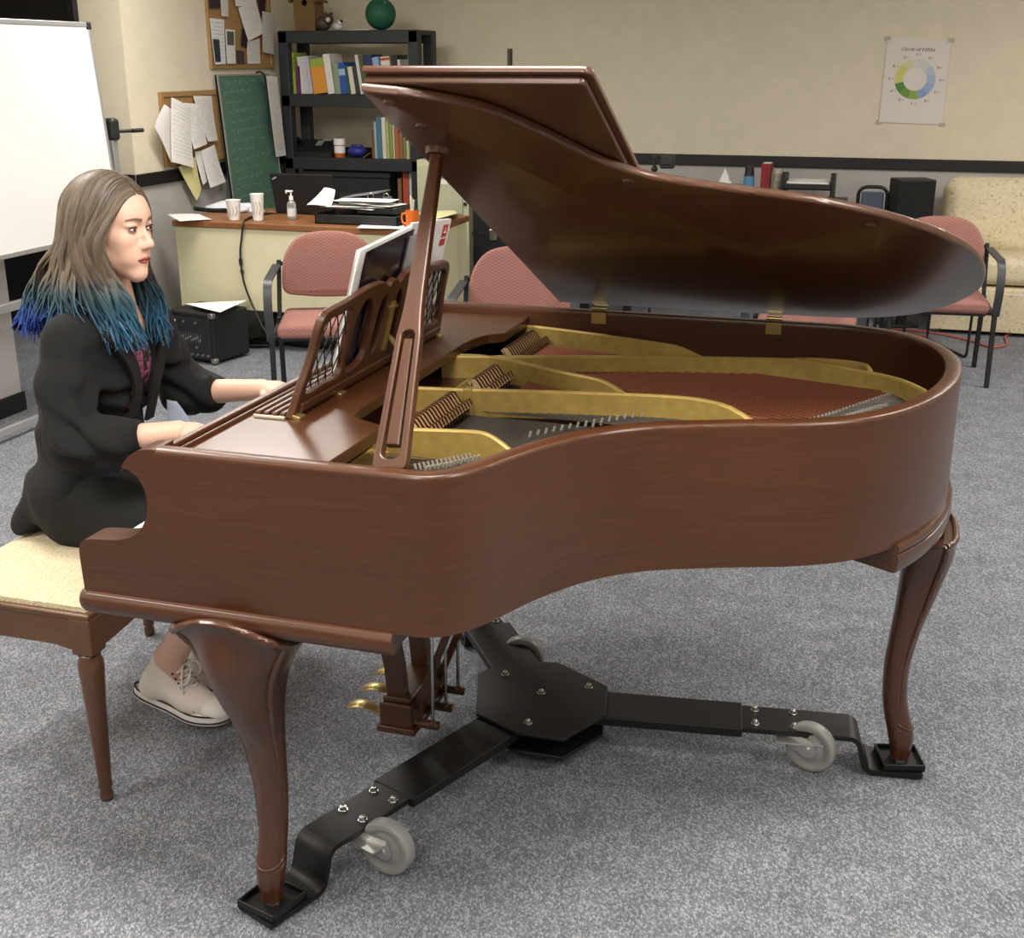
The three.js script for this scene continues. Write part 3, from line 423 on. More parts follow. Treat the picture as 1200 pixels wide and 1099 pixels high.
// ---------- bench ----------
{
  const b = thing('piano_bench', 'wooden piano bench with cream padded seat and tapered turned legs', 'bench', [-1.83, 0, -2.48], 0, null, true);
  const x0 = -2.055, x1 = -1.607, z0 = -2.9, z1 = -2.058;
  const apron = (a, c, y0) => { const L = a.distanceTo(c); const s = new THREE.Shape(); s.moveTo(0, .48); s.lineTo(0, .39); s.quadraticCurveTo(L * .12, .396, L * .2, .403); s.lineTo(L * .8, .403); s.quadraticCurveTo(L * .88, .396, L, .39); s.lineTo(L, .48); const dir = c.clone().sub(a).normalize(); return extrude(s, .022, .002, 1).translate(0, 0, -.011).applyMatrix4(new THREE.Matrix4().makeBasis(dir, V(0, 1, 0), dir.clone().cross(V(0, 1, 0))).setPosition(a.x, 0, a.z)); };
  obj('apron', [apron(V(x0 + .02, 0, z1 - .014), V(x1 - .02, 0, z1 - .014))], M.benchWood, b); obj('apron', [apron(V(x0 + .02, 0, z0 + .014), V(x1 - .02, 0, z0 + .014))], M.benchWood, b);
  obj('apron', [apron(V(x0 + .014, 0, z0 + .02), V(x0 + .014, 0, z1 - .02))], M.benchWood, b); obj('apron', [apron(V(x1 - .014, 0, z0 + .02), V(x1 - .014, 0, z1 - .02))], M.benchWood, b);
  obj('seat_frame', box(x0, x1, .47, .486, z0, z1, .006), M.benchWood, b);
  const prof = [[.0, 0], [.012, 0], [.0155, .006], [.0155, .02], [.012, .03], [.0165, .036], [.0155, .048], [.0175, .1], [.022, .22], [.027, .31], [.0295, .345], [.0285, .362], [.024, .374], [.026, .385], [0, .386]].map(p => V2(p[0], p[1]));
  for (const [x, z] of [[x1 - .028, z1 - .028], [x0 + .028, z1 - .028], [x1 - .028, z0 + .028], [x0 + .028, z0 + .028]]) { const l = obj('leg', new THREE.LatheGeometry(prof, 28).translate(x, 0, z), M.benchWood, b, { grain: 'y' }); obj('leg_block', box(x - .028, x + .028, .383, .475, z - .028, z + .028, .007), M.benchWood, l, { grain: 'y' }); }
  const ft = dataTex(256, 256, (u, v, x, y) => { const k = .8 + .2 * fbm(u, v, 60, 60, 3, 5) - .1 * (hash2(x >> 1, y >> 1, 4) > .8 ? 1 : 0); return [k, k * .97, k * .9]; }, true, .25); const fb = dataTex(256, 256, (u, v) => fbm(u, v, 90, 90, 2, 8), false, .25);
  M.creamSeat = mat(0xe4dac6, .95, { map: ft, bumpMap: fb, bumpScale: .002 });
  const seat = new THREE.BoxGeometry(x1 - x0 - .03, .035, z1 - z0 - .03, 24, 2, 32); { const p = seat.attributes.position; const hx = (x1 - x0 - .03) / 2, hz = (z1 - z0 - .03) / 2; for (let i = 0; i < p.count; i++) { if (p.getY(i) > 0) { const u = p.getX(i) / hx, v = p.getZ(i) / hz; p.setY(i, p.getY(i) - .014 + .02 * (1 - Math.pow(Math.abs(u), 6)) * (1 - Math.pow(Math.abs(v), 8))); } } seat.computeVertexNormals(); }
  obj('padded_seat', seat.translate((x0 + x1) / 2, .494, (z0 + z1) / 2), M.creamSeat, b);
}

// ---------- chairs ----------
const pinkMap = dataTex(512, 512, (u, v, x, y) => { const row = Math.floor(v * 40), ph = (row % 2) * .5, w = (u * 10 + ph) % 1, c = Math.abs(((v * 40) % 1) - .5 - .3 * Math.sin(w * 6.283)); const k = .84 + .13 * (c < .14 ? -1 : .35) + .12 * (fbm(u, v, 120, 120, 2, 3) - .5); return [k, k * .97, k * .96]; }, true, .3);
M.pink = mat(0xba877e, .92, { map: pinkMap, bumpMap: pinkMap, bumpScale: .001 });
M.armGrey = mat(0x3a3b3f, .45);
function cushionBox(w, h, d, r, bulge, seg = 16) { const g = new RoundedBoxGeometry(w, h, d, 6, r); const p = g.attributes.position; for (let i = 0; i < p.count; i++) { const u = p.getX(i) / (w / 2), v = p.getZ(i) / (d / 2); p.setY(i, p.getY(i) + Math.sign(p.getY(i)) * bulge * (1 - u * u) * (1 - v * v)); } g.computeVertexNormals(); return crease(g, 60); }
function makeChair(label) {
  const c = thing('upholstered_armchair', label, 'chair', [0, 0, 0], 0, 'pink chairs');
  const s = new THREE.Shape(); const sp = splinePts([[-.225, .54], [-.235, .62], [-.215, .73], [-.15, .81], [0, .838], [.15, .81], [.215, .73], [.235, .62], [.225, .54], [.12, .518], [0, .512], [-.12, .518]], 70, true); sp.forEach((p, i) => i ? s.lineTo(p.x, p.y - .5) : s.moveTo(p.x, p.y - .5));
  const back = extrude(s, .055, .02, 5); { const p = back.attributes.position; for (let i = 0; i < p.count; i++) { const u = p.getX(i) / .235; p.setZ(i, p.getZ(i) + .03 * u * u); } }
  const bk = obj('backrest', crease(back, 50).rotateX(-R(9)).translate(0, .5, -.225), M.pink, c);
  obj('seam', tube([V(0, .52, -.165), V(0, .62, -.182), V(0, .72, -.2), V(0, .825, -.222)], .002, 16, 5), M.pink, bk);
  obj('seat', cushionBox(.47, .07, .46, .03, .012).translate(0, .425, .0), M.pink, c);
  obj('seat_pan', box(-.22, .22, .375, .392, -.2, .2, .006), M.blackPlastic, c);
  for (const k of [-1, 1]) {
    obj('leg', bar(V(k * .262, 0, .22), V(k * .262, .42, .2), .025, .025, V(1, 0, 0), .005), M.blackSatin, c);
    obj('leg', bar(V(k * .262, 0, -.25), V(k * .262, .42, -.2), .025, .025, V(1, 0, 0), .005), M.blackSatin, c);
    obj('back_upright', [bar(V(k * .262, .38, -.2), V(k * .252, .7, -.235), .022, .016, V(1, 0, 0), .004), bar(V(k * .252, .68, -.235), V(k * .19, .68, -.235), .02, .012, V(0, 1, 0), .003)], M.blackSatin, c);
    obj('side_rail', bar(V(k * .262, .385, -.22), V(k * .262, .385, .215), .022, .022, V(1, 0, 0), .004), M.blackSatin, c);
    const ap = roundPath([V(k * .265, .38, .2), V(k * .268, .52, .235), V(k * .268, .66, .2), V(k * .264, .672, -.235)], .07, 7);
    obj('armrest', sweep(ap, [[-.02, -.007], [-.02, .004], [-.012, .009], [.012, .009], [.02, .004], [.02, -.007]].reverse(), i => { const t = ap[Math.min(i + 1, ap.length - 1)].clone().sub(ap[Math.max(i - 1, 0)]).normalize(); return t.clone().cross(V(1, 0, 0)); }), M.armGrey, c);
  }
  obj('cross_rail', [box(-.262, .262, .378, .396, -.19, -.172, .003)], M.blackSatin, c); obj('cross_rail', [box(-.262, .262, .378, .396, .16, .178, .003)], M.blackSatin, c);
  return c;
}
{
  const c1 = makeChair('pink upholstered armchair directly in front of the cream desk');
  c1.position.set(-2.6, 0, -5.4); c1.rotation.y = R(22);
  dup(c1, [-1.57, 0, -5.17], R(12), 'pink upholstered armchair right behind the keyboard end of the piano');
  dup(c1, [.275, 0, -6.94], R(5), 'pink upholstered armchair in front of the cream sofa');
  dup(c1, [-.36, 0, -6.02], R(0), 'pink upholstered armchair hidden behind the piano lid and its hinges');
}
// ---------- flat papers helper ----------
// quad given as four photo pixels (top left, top right, bottom right, bottom left) on a plane; built as a thin, slightly curled sheet
function sheetGeo(q, n, t = .0012, curl = .004) {
  const N = 6, pos = [], idx = []; for (const s of [1, 0]) for (let j = 0; j <= N; j++) for (let i = 0; i <= N; i++) { const u = i / N, v = j / N; const p = q[0].clone().multiplyScalar((1 - u) * (1 - v)).addScaledVector(q[1], u * (1 - v)).addScaledVector(q[2], u * v).addScaledVector(q[3], (1 - u) * v).addScaledVector(n, s * t + curl * (v * v * .8 + .3 * Math.sin(u * 3.1 + v))); pos.push(p.x, p.y, p.z); }
  const K = (N + 1) * (N + 1); for (let j = 0; j < N; j++) for (let i = 0; i < N; i++) { const a = j * (N + 1) + i, b = a + 1, c = a + N + 1, d = c + 1; idx.push(a, c, b, b, c, d); idx.push(K + a, K + b, K + c, K + b, K + d, K + c); }
  for (let k = 0; k < N; k++) { const e = (a, b) => idx.push(a, b, K + a, b, K + b, K + a); e(k, k + 1); e((k + 1) * (N + 1), k * (N + 1)); e(k * (N + 1) + N, (k + 1) * (N + 1) + N); e(N * (N + 1) + k + 1, N * (N + 1) + k); }
  const g = new THREE.BufferGeometry(); g.setAttribute('position', new THREE.Float32BufferAttribute(pos, 3)); const uv = []; for (let s = 0; s < 2; s++) for (let j = 0; j <= N; j++) for (let i = 0; i <= N; i++) uv.push(i / N, 1 - j / N); g.setAttribute('uv', new THREE.Float32BufferAttribute(uv, 2)); g.setIndex(idx); g.computeVertexNormals(); return g;
}
function canvasTex(w, h, draw) { const c = document.createElement('canvas'); c.width = w; c.height = h; draw(c.getContext('2d'), w, h); const t = new THREE.CanvasTexture(c); t.colorSpace = THREE.SRGBColorSpace; t.magFilter = THREE.LinearFilter; return t; }
const printed = (seed, rows, bg = '#f4f2ee', ink = 'rgba(100,100,110,.27)', block) => { const t = canvasTex(128, 180, (g, w, h) => { g.fillStyle = bg; g.fillRect(0, 0, w, h); g.fillStyle = ink; for (let r = 0; r < rows; r++) { const y = 14 + r * (h - 28) / rows; let x = 12; while (x < w - 16) { const L = 4 + hash2(r, x, seed) * 14; if (hash2(r, x, seed + 5) > .18) g.fillRect(x, y, Math.min(L, w - 12 - x), 2.2); x += L + 3; } } if (block) { g.fillStyle = block[0]; g.fillRect(w * block[1], h * block[2], w * block[3], h * block[4]); } }); const m = mat(0xffffff, .9, { side: THREE.DoubleSide }); m.map = t; return m; };
M.print1 = printed(3, 22); M.print2 = printed(9, 14); M.print3 = printed(21, 30, '#e6e2dd'); M.printPhoto = printed(5, 8, '#e9e6e0', 'rgba(80,80,90,.4)', ['#5b5a58', .12, .06, .76, .4]); M.printBlue = printed(17, 10, '#e8e9ec', 'rgba(60,80,120,.5)', ['#2c3438', .05, .45, .5, .5]);
function pinned(name, label, quad, x, material, group, curl = .006) { const q = quad.map(([a, b]) => onX(a, b, x)); return single(name, label, 'paper', sheetGeo(q, V(1, 0, 0), .0012, curl), material, group); }
const z3 = (X, Y) => [220 + X / 9.99, Y / 9.99], z1 = (X, Y) => [170 + X / 6.66, 80 + Y / 6.66];
// ---------- cork boards and chalk board on the left wall ----------
const corkMap = dataTex(256, 256, (u, v, x, y) => { const k = .78 + .22 * hash2(x >> 1, y >> 1, 3) * fbm(u, v, 40, 40, 2, 6) * 1.4; return [k, k * .97, k * .92]; }, true, .3);
M.cork = mat(0xc6a06c, .95, { map: corkMap }); M.oak = mat(0xd0a870, .55, { map: woodTex });
function cork(label, za, zb, y0, y1) { const t = thing('cork_board', label, 'notice board', [XC + .012, y0, (za + zb) / 2], 0, null, true); const f = .032, x = XC; obj('cork_panel', box(x + .001, x + .012, y0 + f, y1 - f, zb + f, za - f), M.cork, t); obj('frame', box(x + .001, x + .022, y0, y1, za - f, za, .003), M.oak, t, { grain: 'y' }); obj('frame', box(x + .001, x + .022, y0, y1, zb, zb + f, .003), M.oak, t, { grain: 'y' }); obj('frame', box(x + .001, x + .022, y0, y0 + f, zb + f, za - f, .003), M.oak, t); obj('frame', box(x + .001, x + .022, y1 - f, y1, zb + f, za - f, .003), M.oak, t); return t; }
cork('oak framed cork board hung high above the chalkboard', -7.43, -8.29, 1.595, 2.24);
cork('oak framed cork board low on the wall beside the chalkboard', -6.8, -7.62, 1.02, 1.465);
{
  const X = XC + .024, g1 = 'papers on the high cork board';
  pinned('notice_paper', 'white notice with blue print and a dark picture, high cork board', [z3(255, 210), z3(425, 230), z3(440, 750), z3(310, 755)], X, M.printBlue, g1);
  pinned('notice_paper', 'white leaflet with grey picture at its top, high cork board', [z3(440, 340), z3(550, 350), z3(558, 745), z3(450, 745)], X + .003, M.printPhoto, g1);
  pinned('notice_paper', 'narrow white strip at the top of the high cork board', [z3(383, -120), z3(470, -120), z3(470, 195), z3(385, 190)], X, M.print3, g1);
  pinned('notice_paper', 'white sheet half covered by the large tilted sheet, high cork board', [z3(545, -150), z3(800, -150), z3(795, 78), z3(550, 72)], X + .006, M.paper, g1);
  pinned('notice_paper', 'large tilted white printed sheet on the high cork board', [z3(590, 90), z3(800, 20), z3(890, 380), z3(690, 480)], X + .004, M.print2, g1, .012);
  pinned('notice_paper', 'long grey sheet overhanging the edge of the high cork board', [z3(872, 130), z3(1010, 160), z3(1000, 640), z3(860, 610)], X + .008, M.paperGrey, g1, .012);
  pinned('notice_paper', 'plain white sheet below the tilted sheet, high cork board', [z3(690, 490), z3(840, 450), z3(845, 745), z3(690, 745)], X, M.print3, g1);
  pinned('photo_print', 'dark purple photograph on the high cork board', [z3(240, -160), z3(375, -160), z3(375, 88), z3(245, 95)], X, mat(0x3a2638, .5), g1);
  pinned('photo_print', 'small dark photograph at the foot of the high cork board', [z3(572, 585), z3(660, 600), z3(660, 742), z3(572, 742)], X, mat(0x4a403c, .5), g1);
  pinned('ribbon', 'dark maroon ribbon hanging on the high cork board', [z3(640, 330), z3(700, 330), z3(690, 560), z3(615, 540)], X + .001, mat(0x2a1a22, .7), g1);
  pinned('ribbon', 'dark maroon ribbon behind the long grey sheet', [z3(810, -60), z3(915, -60), z3(900, 160), z3(850, 200)], X + .001, mat(0x2e1820, .7), g1);
  const g2 = 'papers on the low cork board', Y = XC + .026;
  pinned('notice_paper', 'leftmost white sheet drooping off the low cork board', [z1(150, 282), z1(205, 330), z1(190, 745), z1(35, 455)], Y + .03, M.paper, g2, .03);
  pinned('notice_paper', 'tall white sheet hanging point-up on the low cork board', [z1(205, 225), z1(355, 310), z1(362, 775), z1(172, 730)], Y + .036, M.print2, g2, .03);
  pinned('notice_paper', 'white sheet in the middle of the low cork board', [z1(300, 270), z1(432, 280), z1(472, 590), z1(358, 632)], Y + .02, M.print1, g2, .02);
  pinned('notice_paper', 'lined sheet at the right of the low cork board', [z1(375, 215), z1(517, 215), z1(555, 562), z1(470, 572)], Y + .008, M.print3, g2, .02);
  pinned('notice_paper', 'pale yellow sheet dangling below the low cork board', [z1(258, 770), z1(392, 690), z1(427, 940), z1(380, 1032)], Y + .012, mat(0xe6dfa0, .9, { side: THREE.DoubleSide }), g2, .02);
  pinned('notice_paper', 'narrow white slip dangling below the low cork board', [z1(385, 650), z1(452, 640), z1(472, 880), z1(430, 908)], Y + .004, M.paper, g2, .02);
  pinned('notice_paper', 'creased white sheet dangling beside the chalkboard', [z1(440, 640), z1(540, 592), z1(612, 885), z1(475, 932)], Y + .012, M.print1, g2, .03);
  // chalk board leaning on the wall
  const cb = thing('chalkboard', 'green chalkboard with faint chalk writing leaning on the wall', 'chalkboard', [XC + .05, 0, -7.95], 0, null, true);
  const top = XC + .03, bot = XC + .11, za = -7.45, zb = -8.17, y0 = .42, y1 = 1.56; const tilt = new THREE.Matrix4().makeBasis(V(0, 0, -1), V(top - bot, y1 - y0, 0).normalize(), V(0, 0, -1).cross(V(top - bot, y1 - y0, 0).normalize())).setPosition(bot, y0, za); const H = Math.hypot(y1 - y0, top - bot), Wd = za - zb;
  const chalk = canvasTex(512, 700, (g, w, h) => { g.fillStyle = '#557a69'; g.fillRect(0, 0, w, h); for (let k = 0; k < 900; k++) { g.fillStyle = `rgba(150,180,165,${.02 + .03 * rnd()})`; g.fillRect(rnd() * w, rnd() * h, 10 + 60 * rnd(), 2 + 6 * rnd()); } g.strokeStyle = 'rgba(205,222,212,.5)'; g.lineWidth = 2.2; for (let r = 0; r < 17; r++) { let x = 24 + rnd() * 60, y = 34 + r * 38; const end = w * (.35 + .6 * rnd()); while (x < end) { g.beginPath(); g.moveTo(x, y); for (let k = 0; k < 4; k++) { x += 5 + rnd() * 8; g.lineTo(x, y - 9 + rnd() * 18); } g.stroke(); x += 12 + rnd() * 14; y -= rnd() * 3; } } });
  const cm = mat(0xffffff, .85); cm.map = chalk; const pg = new THREE.PlaneGeometry(Wd, H).translate(Wd / 2, H / 2, .0075).applyMatrix4(tilt);
  obj('slate', box(0, Wd, 0, H, -.007, .0065).applyMatrix4(tilt), mat(0x557a69, .85), cb); obj('writing_surface', pg, cm, cb);
  const alu = mat(0xb4b4ae, .4, { metalness: .6 }); for (const [a, b, c, d] of [[0, .022, 0, H], [Wd - .014, Wd, 0, H], [.022, Wd - .014, H - .014, H], [.022, Wd - .014, 0, .014]]) obj('frame', box(a, b, c, d, -.009, .012, .003).applyMatrix4(tilt), alu, cb);
  const q = [z1(945, 58), z1(1030, 66), z1(1097, 680), z1(1015, 692)].map(([a, b]) => onX(a, b, XC + .125)); single('printed_strip', 'long grey printed sheet hanging over the chalkboard edge', 'paper', sheetGeo(q, V(1, 0, 0), .001, .006), M.print3);
  const cp = [z1(868, 34), z1(895, 28), z1(925, 48), z1(945, 110), z1(958, 200), z1(972, 380), z1(975, 520)].map(([a, b], i) => onX(a, b, XC + .118)); single('black_cable', 'black cable hooked over the top of the chalkboard', 'cable', tube(cp, .006, 60, 8), M.blackSatin);
}
// ---------- rolling whiteboard ----------
{
  const t = thing('rolling_whiteboard', 'large white dry-erase board on a wheeled metal stand', 'whiteboard', [-3.76, 0, -4.5], 0, null, true);
  const zf = -5.385, zn = -3.6, py = 1.31, px = -3.76; const tl = m => m.translate(-px, -py, 0).rotateZ(R(4.5)).translate(px, py, 0);
  M.whiteboard = mat(0xf6f6f4, .18, { clearcoat: .6, clearcoatRoughness: .1 }); const alu = mat(0xc4c5c6, .35, { metalness: .7 });
  const b = obj('board', tl(box(px - .012, px + .012, .835, 1.8, zf + .012, zn - .012)), M.whiteboard, t);
  for (const [y0, y1, a, c] of [[.815, .838, zf, zn], [1.797, 1.82, zf, zn], [.815, 1.82, zf, zf + .02], [.815, 1.82, zn - .02, zn]]) obj('frame', tl(box(px - .016, px + .016, y0, y1, a, c, .004)), alu, b);
  for (const z of [zf + .01, zn - .01]) for (const y of [.83, 1.805]) obj('corner_cap', tl(box(px - .019, px + .019, y - .018, y + .018, z - .018, z + .018, .006)), M.blackPlastic, b);
  for (const z of [zf - .05, zn + .05]) { obj('post', box(px - .02, px + .02, .06, 1.3, z - .022, z + .022, .006), alu, t); obj('foot', box(px - .3, px + .3, .06, .1, z - .022, z + .022, .006), alu, t); for (const s of [-1, 1]) obj('castor', [new THREE.CylinderGeometry(.027, .027, .02, 20).rotateX(Math.PI / 2).translate(px + s * .27, .027, z), box(px + s * .27 - .012, px + s * .27 + .012, .027, .062, z - .016, z + .016, .003)], M.blackPlastic, t); }
  obj('stretcher', box(px - .015, px + .015, .575, .615, zf - .03, zn + .03, .004), alu, t); obj('stretcher', box(px - .012, px + .012, .03, .065, zf - .03, zn + .03, .004), alu, t);
  const kp = V(px + .0, 1.31, zf - .05); obj('pivot_clamp', [box(px - .035, px + .035, 1.265, 1.375, zf - .085, zf - .02, .02)], M.blackPlastic, t); obj('locking_lever', [rod(kp.clone().add(V(.02, -.0, -.02)), kp.clone().add(V(.07, .0, -.16)), .009), rod(kp.clone().add(V(.055, 0, -.1)), kp.clone().add(V(.07, .0, -.17)), .011)], M.blackPlastic, t);
}
// ---------- bookcase ----------
const BZ = -8.25, BX0 = -4.27, BX1 = -3.21, BD = .36;
{
  const b = thing('bookcase', 'charcoal plastic shelving unit in the corner', 'bookcase', [(BX0 + BX1) / 2, 0, BZ - BD / 2], 0, null, true); const m = mat(0x2b2d30, .55); const p = .075;
  for (const x of [BX0, BX1 - p]) for (const z of [BZ - p, BZ - BD]) obj('post', box(x, x + p, 0, 1.845, z, z + p, .008), m, b);
  for (const y of [1.847, 1.42, .984, .545, .12]) { obj('shelf', [box(BX0 + .004, BX1 - .004, y - .03, y, BZ - BD + .004, BZ - .004, .004), box(BX0, BX1, y - .085, y - .004, BZ - .02, BZ, .006), box(BX0, BX1, y - .085, y - .004, BZ - BD, BZ - BD + .02, .006)], m, b); }
}
const BK = [0x9fb04a, 0x6a2f62, 0xd9d6d6, 0xcfcbd2, 0xc3c0c8, 0xe59a3c, 0xe8e4dc, 0x8fa086, 0x2f57a8, 0x2b5a44, 0xdcd8c6, 0x3a3a35, 0xd6d3cc, 0x555b3a, 0x2c3560, 0x8fb0d6, 0xe4d8cc, 0xb85c34, 0x2a2a2c, 0xd0cdc8];
function book(x, w, h, d, y, z, lean, color, label, group, extra) {   // x: left edge of the foot of the spine
  const t = thing('book', label, 'book', [x + w / 2, y, z], 0, group); const c = mat(color, .6), m = new THREE.Matrix4().makeRotationZ(lean); const lift = Math.abs(Math.sin(lean)) * w / 2 + .001; const T = g => g.applyMatrix4(m).translate(0, lift, 0);
  obj('cover', [T(box(-w / 2, -w / 2 + .002, 0, h, -d, 0)), T(box(w / 2 - .002, w / 2, 0, h, -d, 0)), T(box(-w / 2, w / 2, 0, h, -.002, .001))], c, t); obj('pages', T(box(-w / 2 + .002, w / 2 - .002, .003, h - .003, -d + .004, -.002)), M.paper, t);
  if (extra) obj('spine_label', T(box(-w / 2 + .0005, w / 2 - .0005, h * extra[1], h * extra[2], .0005, .0018)), mat(extra[0], .6), t); return t;
}
{
  const zz = BZ - .06, g = 'books on the upper shelf'; const at = (X0, X1, T, B, color, lab, extra) => { const a = onZ(310 + X0 / 5.4545, B / 5.4545, zz), b = onZ(310 + X1 / 5.4545, B / 5.4545, zz), top = onZ(310 + T[0] / 5.4545, T[1] / 5.4545, zz); const w = b.x - a.x, lean = Math.atan2(a.x - top.x, top.y - 1.42); book(a.x, w, Math.max(.1, Math.hypot(top.y - 1.42, a.x - top.x) - .004), .2, 1.42, zz, lean, color, lab, g, extra); };
  at(142, 205, [123, 335], 600, BK[0], 'lime green book at the end of the upper shelf', [0x7d8a34, .55, .9]);
  at(210, 236, [198, 420], 600, BK[1], 'thin purple book on the upper shelf');
  at(238, 262, [205, 362], 602, BK[2], 'first of three thin white volumes by the purple book'); at(263, 286, [228, 360], 603, BK[3], 'second of three thin white volumes by the purple book'); at(287, 312, [252, 357], 604, BK[4], 'third of three thin white volumes, next to the orange book');
  at(318, 404, [285, 375], 606, BK[5], 'thick orange book with a green top band', [0x9fb04a, .76, 1]);
  at(408, 450, [370, 345], 609, BK[6], 'tall white book leaning on the orange book'); at(455, 490, [432, 400], 611, BK[7], 'grey-green book beside the blue book'); at(494, 534, [466, 400], 612, BK[8], 'bright blue book on the upper shelf', [0xa9bfe6, .6, .8]); at(536, 552, [508, 415], 612, BK[9], 'thin dark green book by the blue book'); at(556, 584, [528, 425], 612, BK[10], 'off-white book at the middle of the upper shelf'); at(590, 612, [560, 425], 612, BK[11], 'near-black book at the middle of the upper shelf');
  at(616, 636, [574, 350], 612, BK[12], 'leaning white book whose top clears the piano lid'); at(640, 664, [602, 350], 612, BK[13], 'olive book partly behind the piano lid'); at(668, 716, [632, 352], 612, BK[14], 'navy book partly behind the piano lid'); at(720, 760, [685, 365], 612, BK[15], 'light blue book partly behind the piano lid'); at(766, 824, [738, 362], 612, BK[16], 'cream book with orange mark behind the piano lid', [0xb85c34, .9, .97]); at(830, 866, [808, 350], 612, BK[18], 'black book partly behind the piano lid'); at(870, 896, [838, 380], 612, BK[19], 'pale book partly behind the piano lid');
  const g2 = 'books on the middle shelf', at2 = (X0, X1, Tp, color, lab) => { const a = onZ(310 + X0 / 5.4545, 1015 / 5.4545, zz), b = onZ(310 + X1 / 5.4545, 1015 / 5.4545, zz), top = onZ(310 + X0 / 5.4545, Tp / 5.4545, zz); book(a.x, b.x - a.x - .001, top.y - .984, .2, .984, zz, R(1), color, lab, g2); };
  [[690, 706, 830, 0x7a5030, 'thin brown book at the end of the middle shelf row'], [708, 724, 780, 0x9ab4c4, 'pale blue book on the middle shelf'], [726, 756, 750, 0x4c7a92, 'teal book on the middle shelf'], [758, 782, 750, 0xdcd8c8, 'ivory book beside the teal book'], [784, 802, 780, 0xb4b478, 'straw-green book on the middle shelf'], [804, 824, 790, 0x8a9a58, 'olive-green book on the middle shelf'], [826, 836, 800, 0xd8cdb8, 'slim cream book on the middle shelf'], [838, 862, 820, 0xb06a44, 'terracotta book on the middle shelf'], [864, 888, 850, 0x9a6844, 'tan book on the middle shelf'], [890, 908, 880, 0x8a8454, 'khaki book on the middle shelf'], [910, 928, 900, 0xcfc6a0, 'cream book last in the middle shelf row']].forEach(([a, b, t, c, l]) => at2(a, b, t, c, l));
  const g3 = 'books on the lower shelf'; [[-3.40, .03, .3, 0x8a6a44, 'small brown book on the lower shelf'], [-3.36, .045, .36, 0xc0553f, 'red book on the lower shelf'], [-3.312, .035, .35, 0xd9d8d2, 'white book on the lower shelf'], [-3.275, .03, .33, 0xa9adb2, 'grey book on the lower shelf']].forEach(([x, w, h, c, l]) => book(x - .02, w - .002, h, .2, .545, zz - .02, 0, c, l, g3));
  // on top
  const Q = (X, Y, z = BZ - .12) => onZ(310 + X / 5.4545, Y / 5.4545, z);
  { const a = Q(192, 188), b = Q(325, 188); const w = b.x - a.x, x = (a.x + b.x) / 2, z = BZ - .12, y = 1.848; const t = thing('birdhouse', 'small wooden birdhouse on top of the bookcase', 'birdhouse', [x, y, z]); const s = new THREE.Shape(); s.moveTo(-w / 2, 0); s.lineTo(w / 2, 0); s.lineTo(w / 2, .2); s.lineTo(0, .285); s.lineTo(-w / 2, .2); const hp = new THREE.Path(); hp.absarc(.005, .185, .022, 0, Math.PI * 2); s.holes.push(hp); const m = mat(0xa5814f, .7, { map: woodTex, grain: 'y' }); obj('front_wall', extrude(s, .012).translate(0, 0, -.012), m, t); const s2 = new THREE.Shape(); s2.moveTo(-w / 2, 0); s2.lineTo(w / 2, 0); s2.lineTo(w / 2, .2); s2.lineTo(0, .285); s2.lineTo(-w / 2, .2); obj('body', [extrude(s2, .012).translate(0, 0, -.15), box(-w / 2, -w / 2 + .01, 0, .2, -.14, -.012), box(w / 2 - .01, w / 2, 0, .2, -.14, -.012), box(-w / 2, w / 2, 0, .01, -.14, -.012)], m, t); for (const k of [-1, 1]) obj('roof_panel', bar(V(0, .29, -.07), V(k * (w / 2 + .028), .192, -.07), .19, .012, V(0, 0, 1)), m, t); }
  { const c = Q(392, 150); const t = thing('animal_figurine', 'dark rounded figurine on top of the bookcase', 'figurine', [c.x, 1.848, c.z]); const m = mat(0x4a4038, .5); obj('body', [new THREE.SphereGeometry(.052, 20, 14).scale(1.15, .95, .9).translate(-.02, .048, 0), new THREE.SphereGeometry(.038, 20, 14).translate(.03, .075, .02)], m, t); for (const k of [-1, 1]) obj('ear', new THREE.SphereGeometry(.013, 10, 8).translate(.03 + k * .022, .11, .015), m, t); obj('muzzle', new THREE.SphereGeometry(.017, 12, 8).translate(.042, .07, .052), mat(0xcfc6b8, .6), t); }
  { const c = Q(470, 175); const t = thing('small_toy', 'tiny white and black toy beside the dark figurine', 'toy', [c.x, 1.848, c.z]); obj('body', [new THREE.SphereGeometry(.03, 16, 12).scale(1.2, .9, .8).translate(0, .027, 0), sph(.02, .05, .01, .02, 14)], mat(0xd8d6d2, .6), t); obj('patch', sph(.03, .058, .012, .013, 10), M.blackMatte, t); }
  { const c = Q(742, 96); const r = .106; const t = thing('rubber_ball', 'dark green ball on top of the bookcase', 'ball', [c.x, 1.847, c.z]); const m = mat(0x1d5a44, .6, { bumpMap: corkMap, bumpScale: .002 }); obj('ball', new THREE.SphereGeometry(r, 40, 28).translate(0, r, 0), m, t); obj('printed_mark', new THREE.TorusGeometry(.02, .003, 6, 20).rotateX(-.35).translate(.04, r + .078, .059), mat(0x5a8a72, .6), t); }
  single('flat_paper', 'thin white paper lying by the green ball', 'paper', box(Q(560, 190).x, Q(690, 190).x, 1.8475, 1.8515, BZ - .2, BZ - .06), M.paper);
  // middle shelf
  const S = (X, Y, z = BZ - .1) => onZ(310 + X / 5.4545, Y / 5.4545, z);
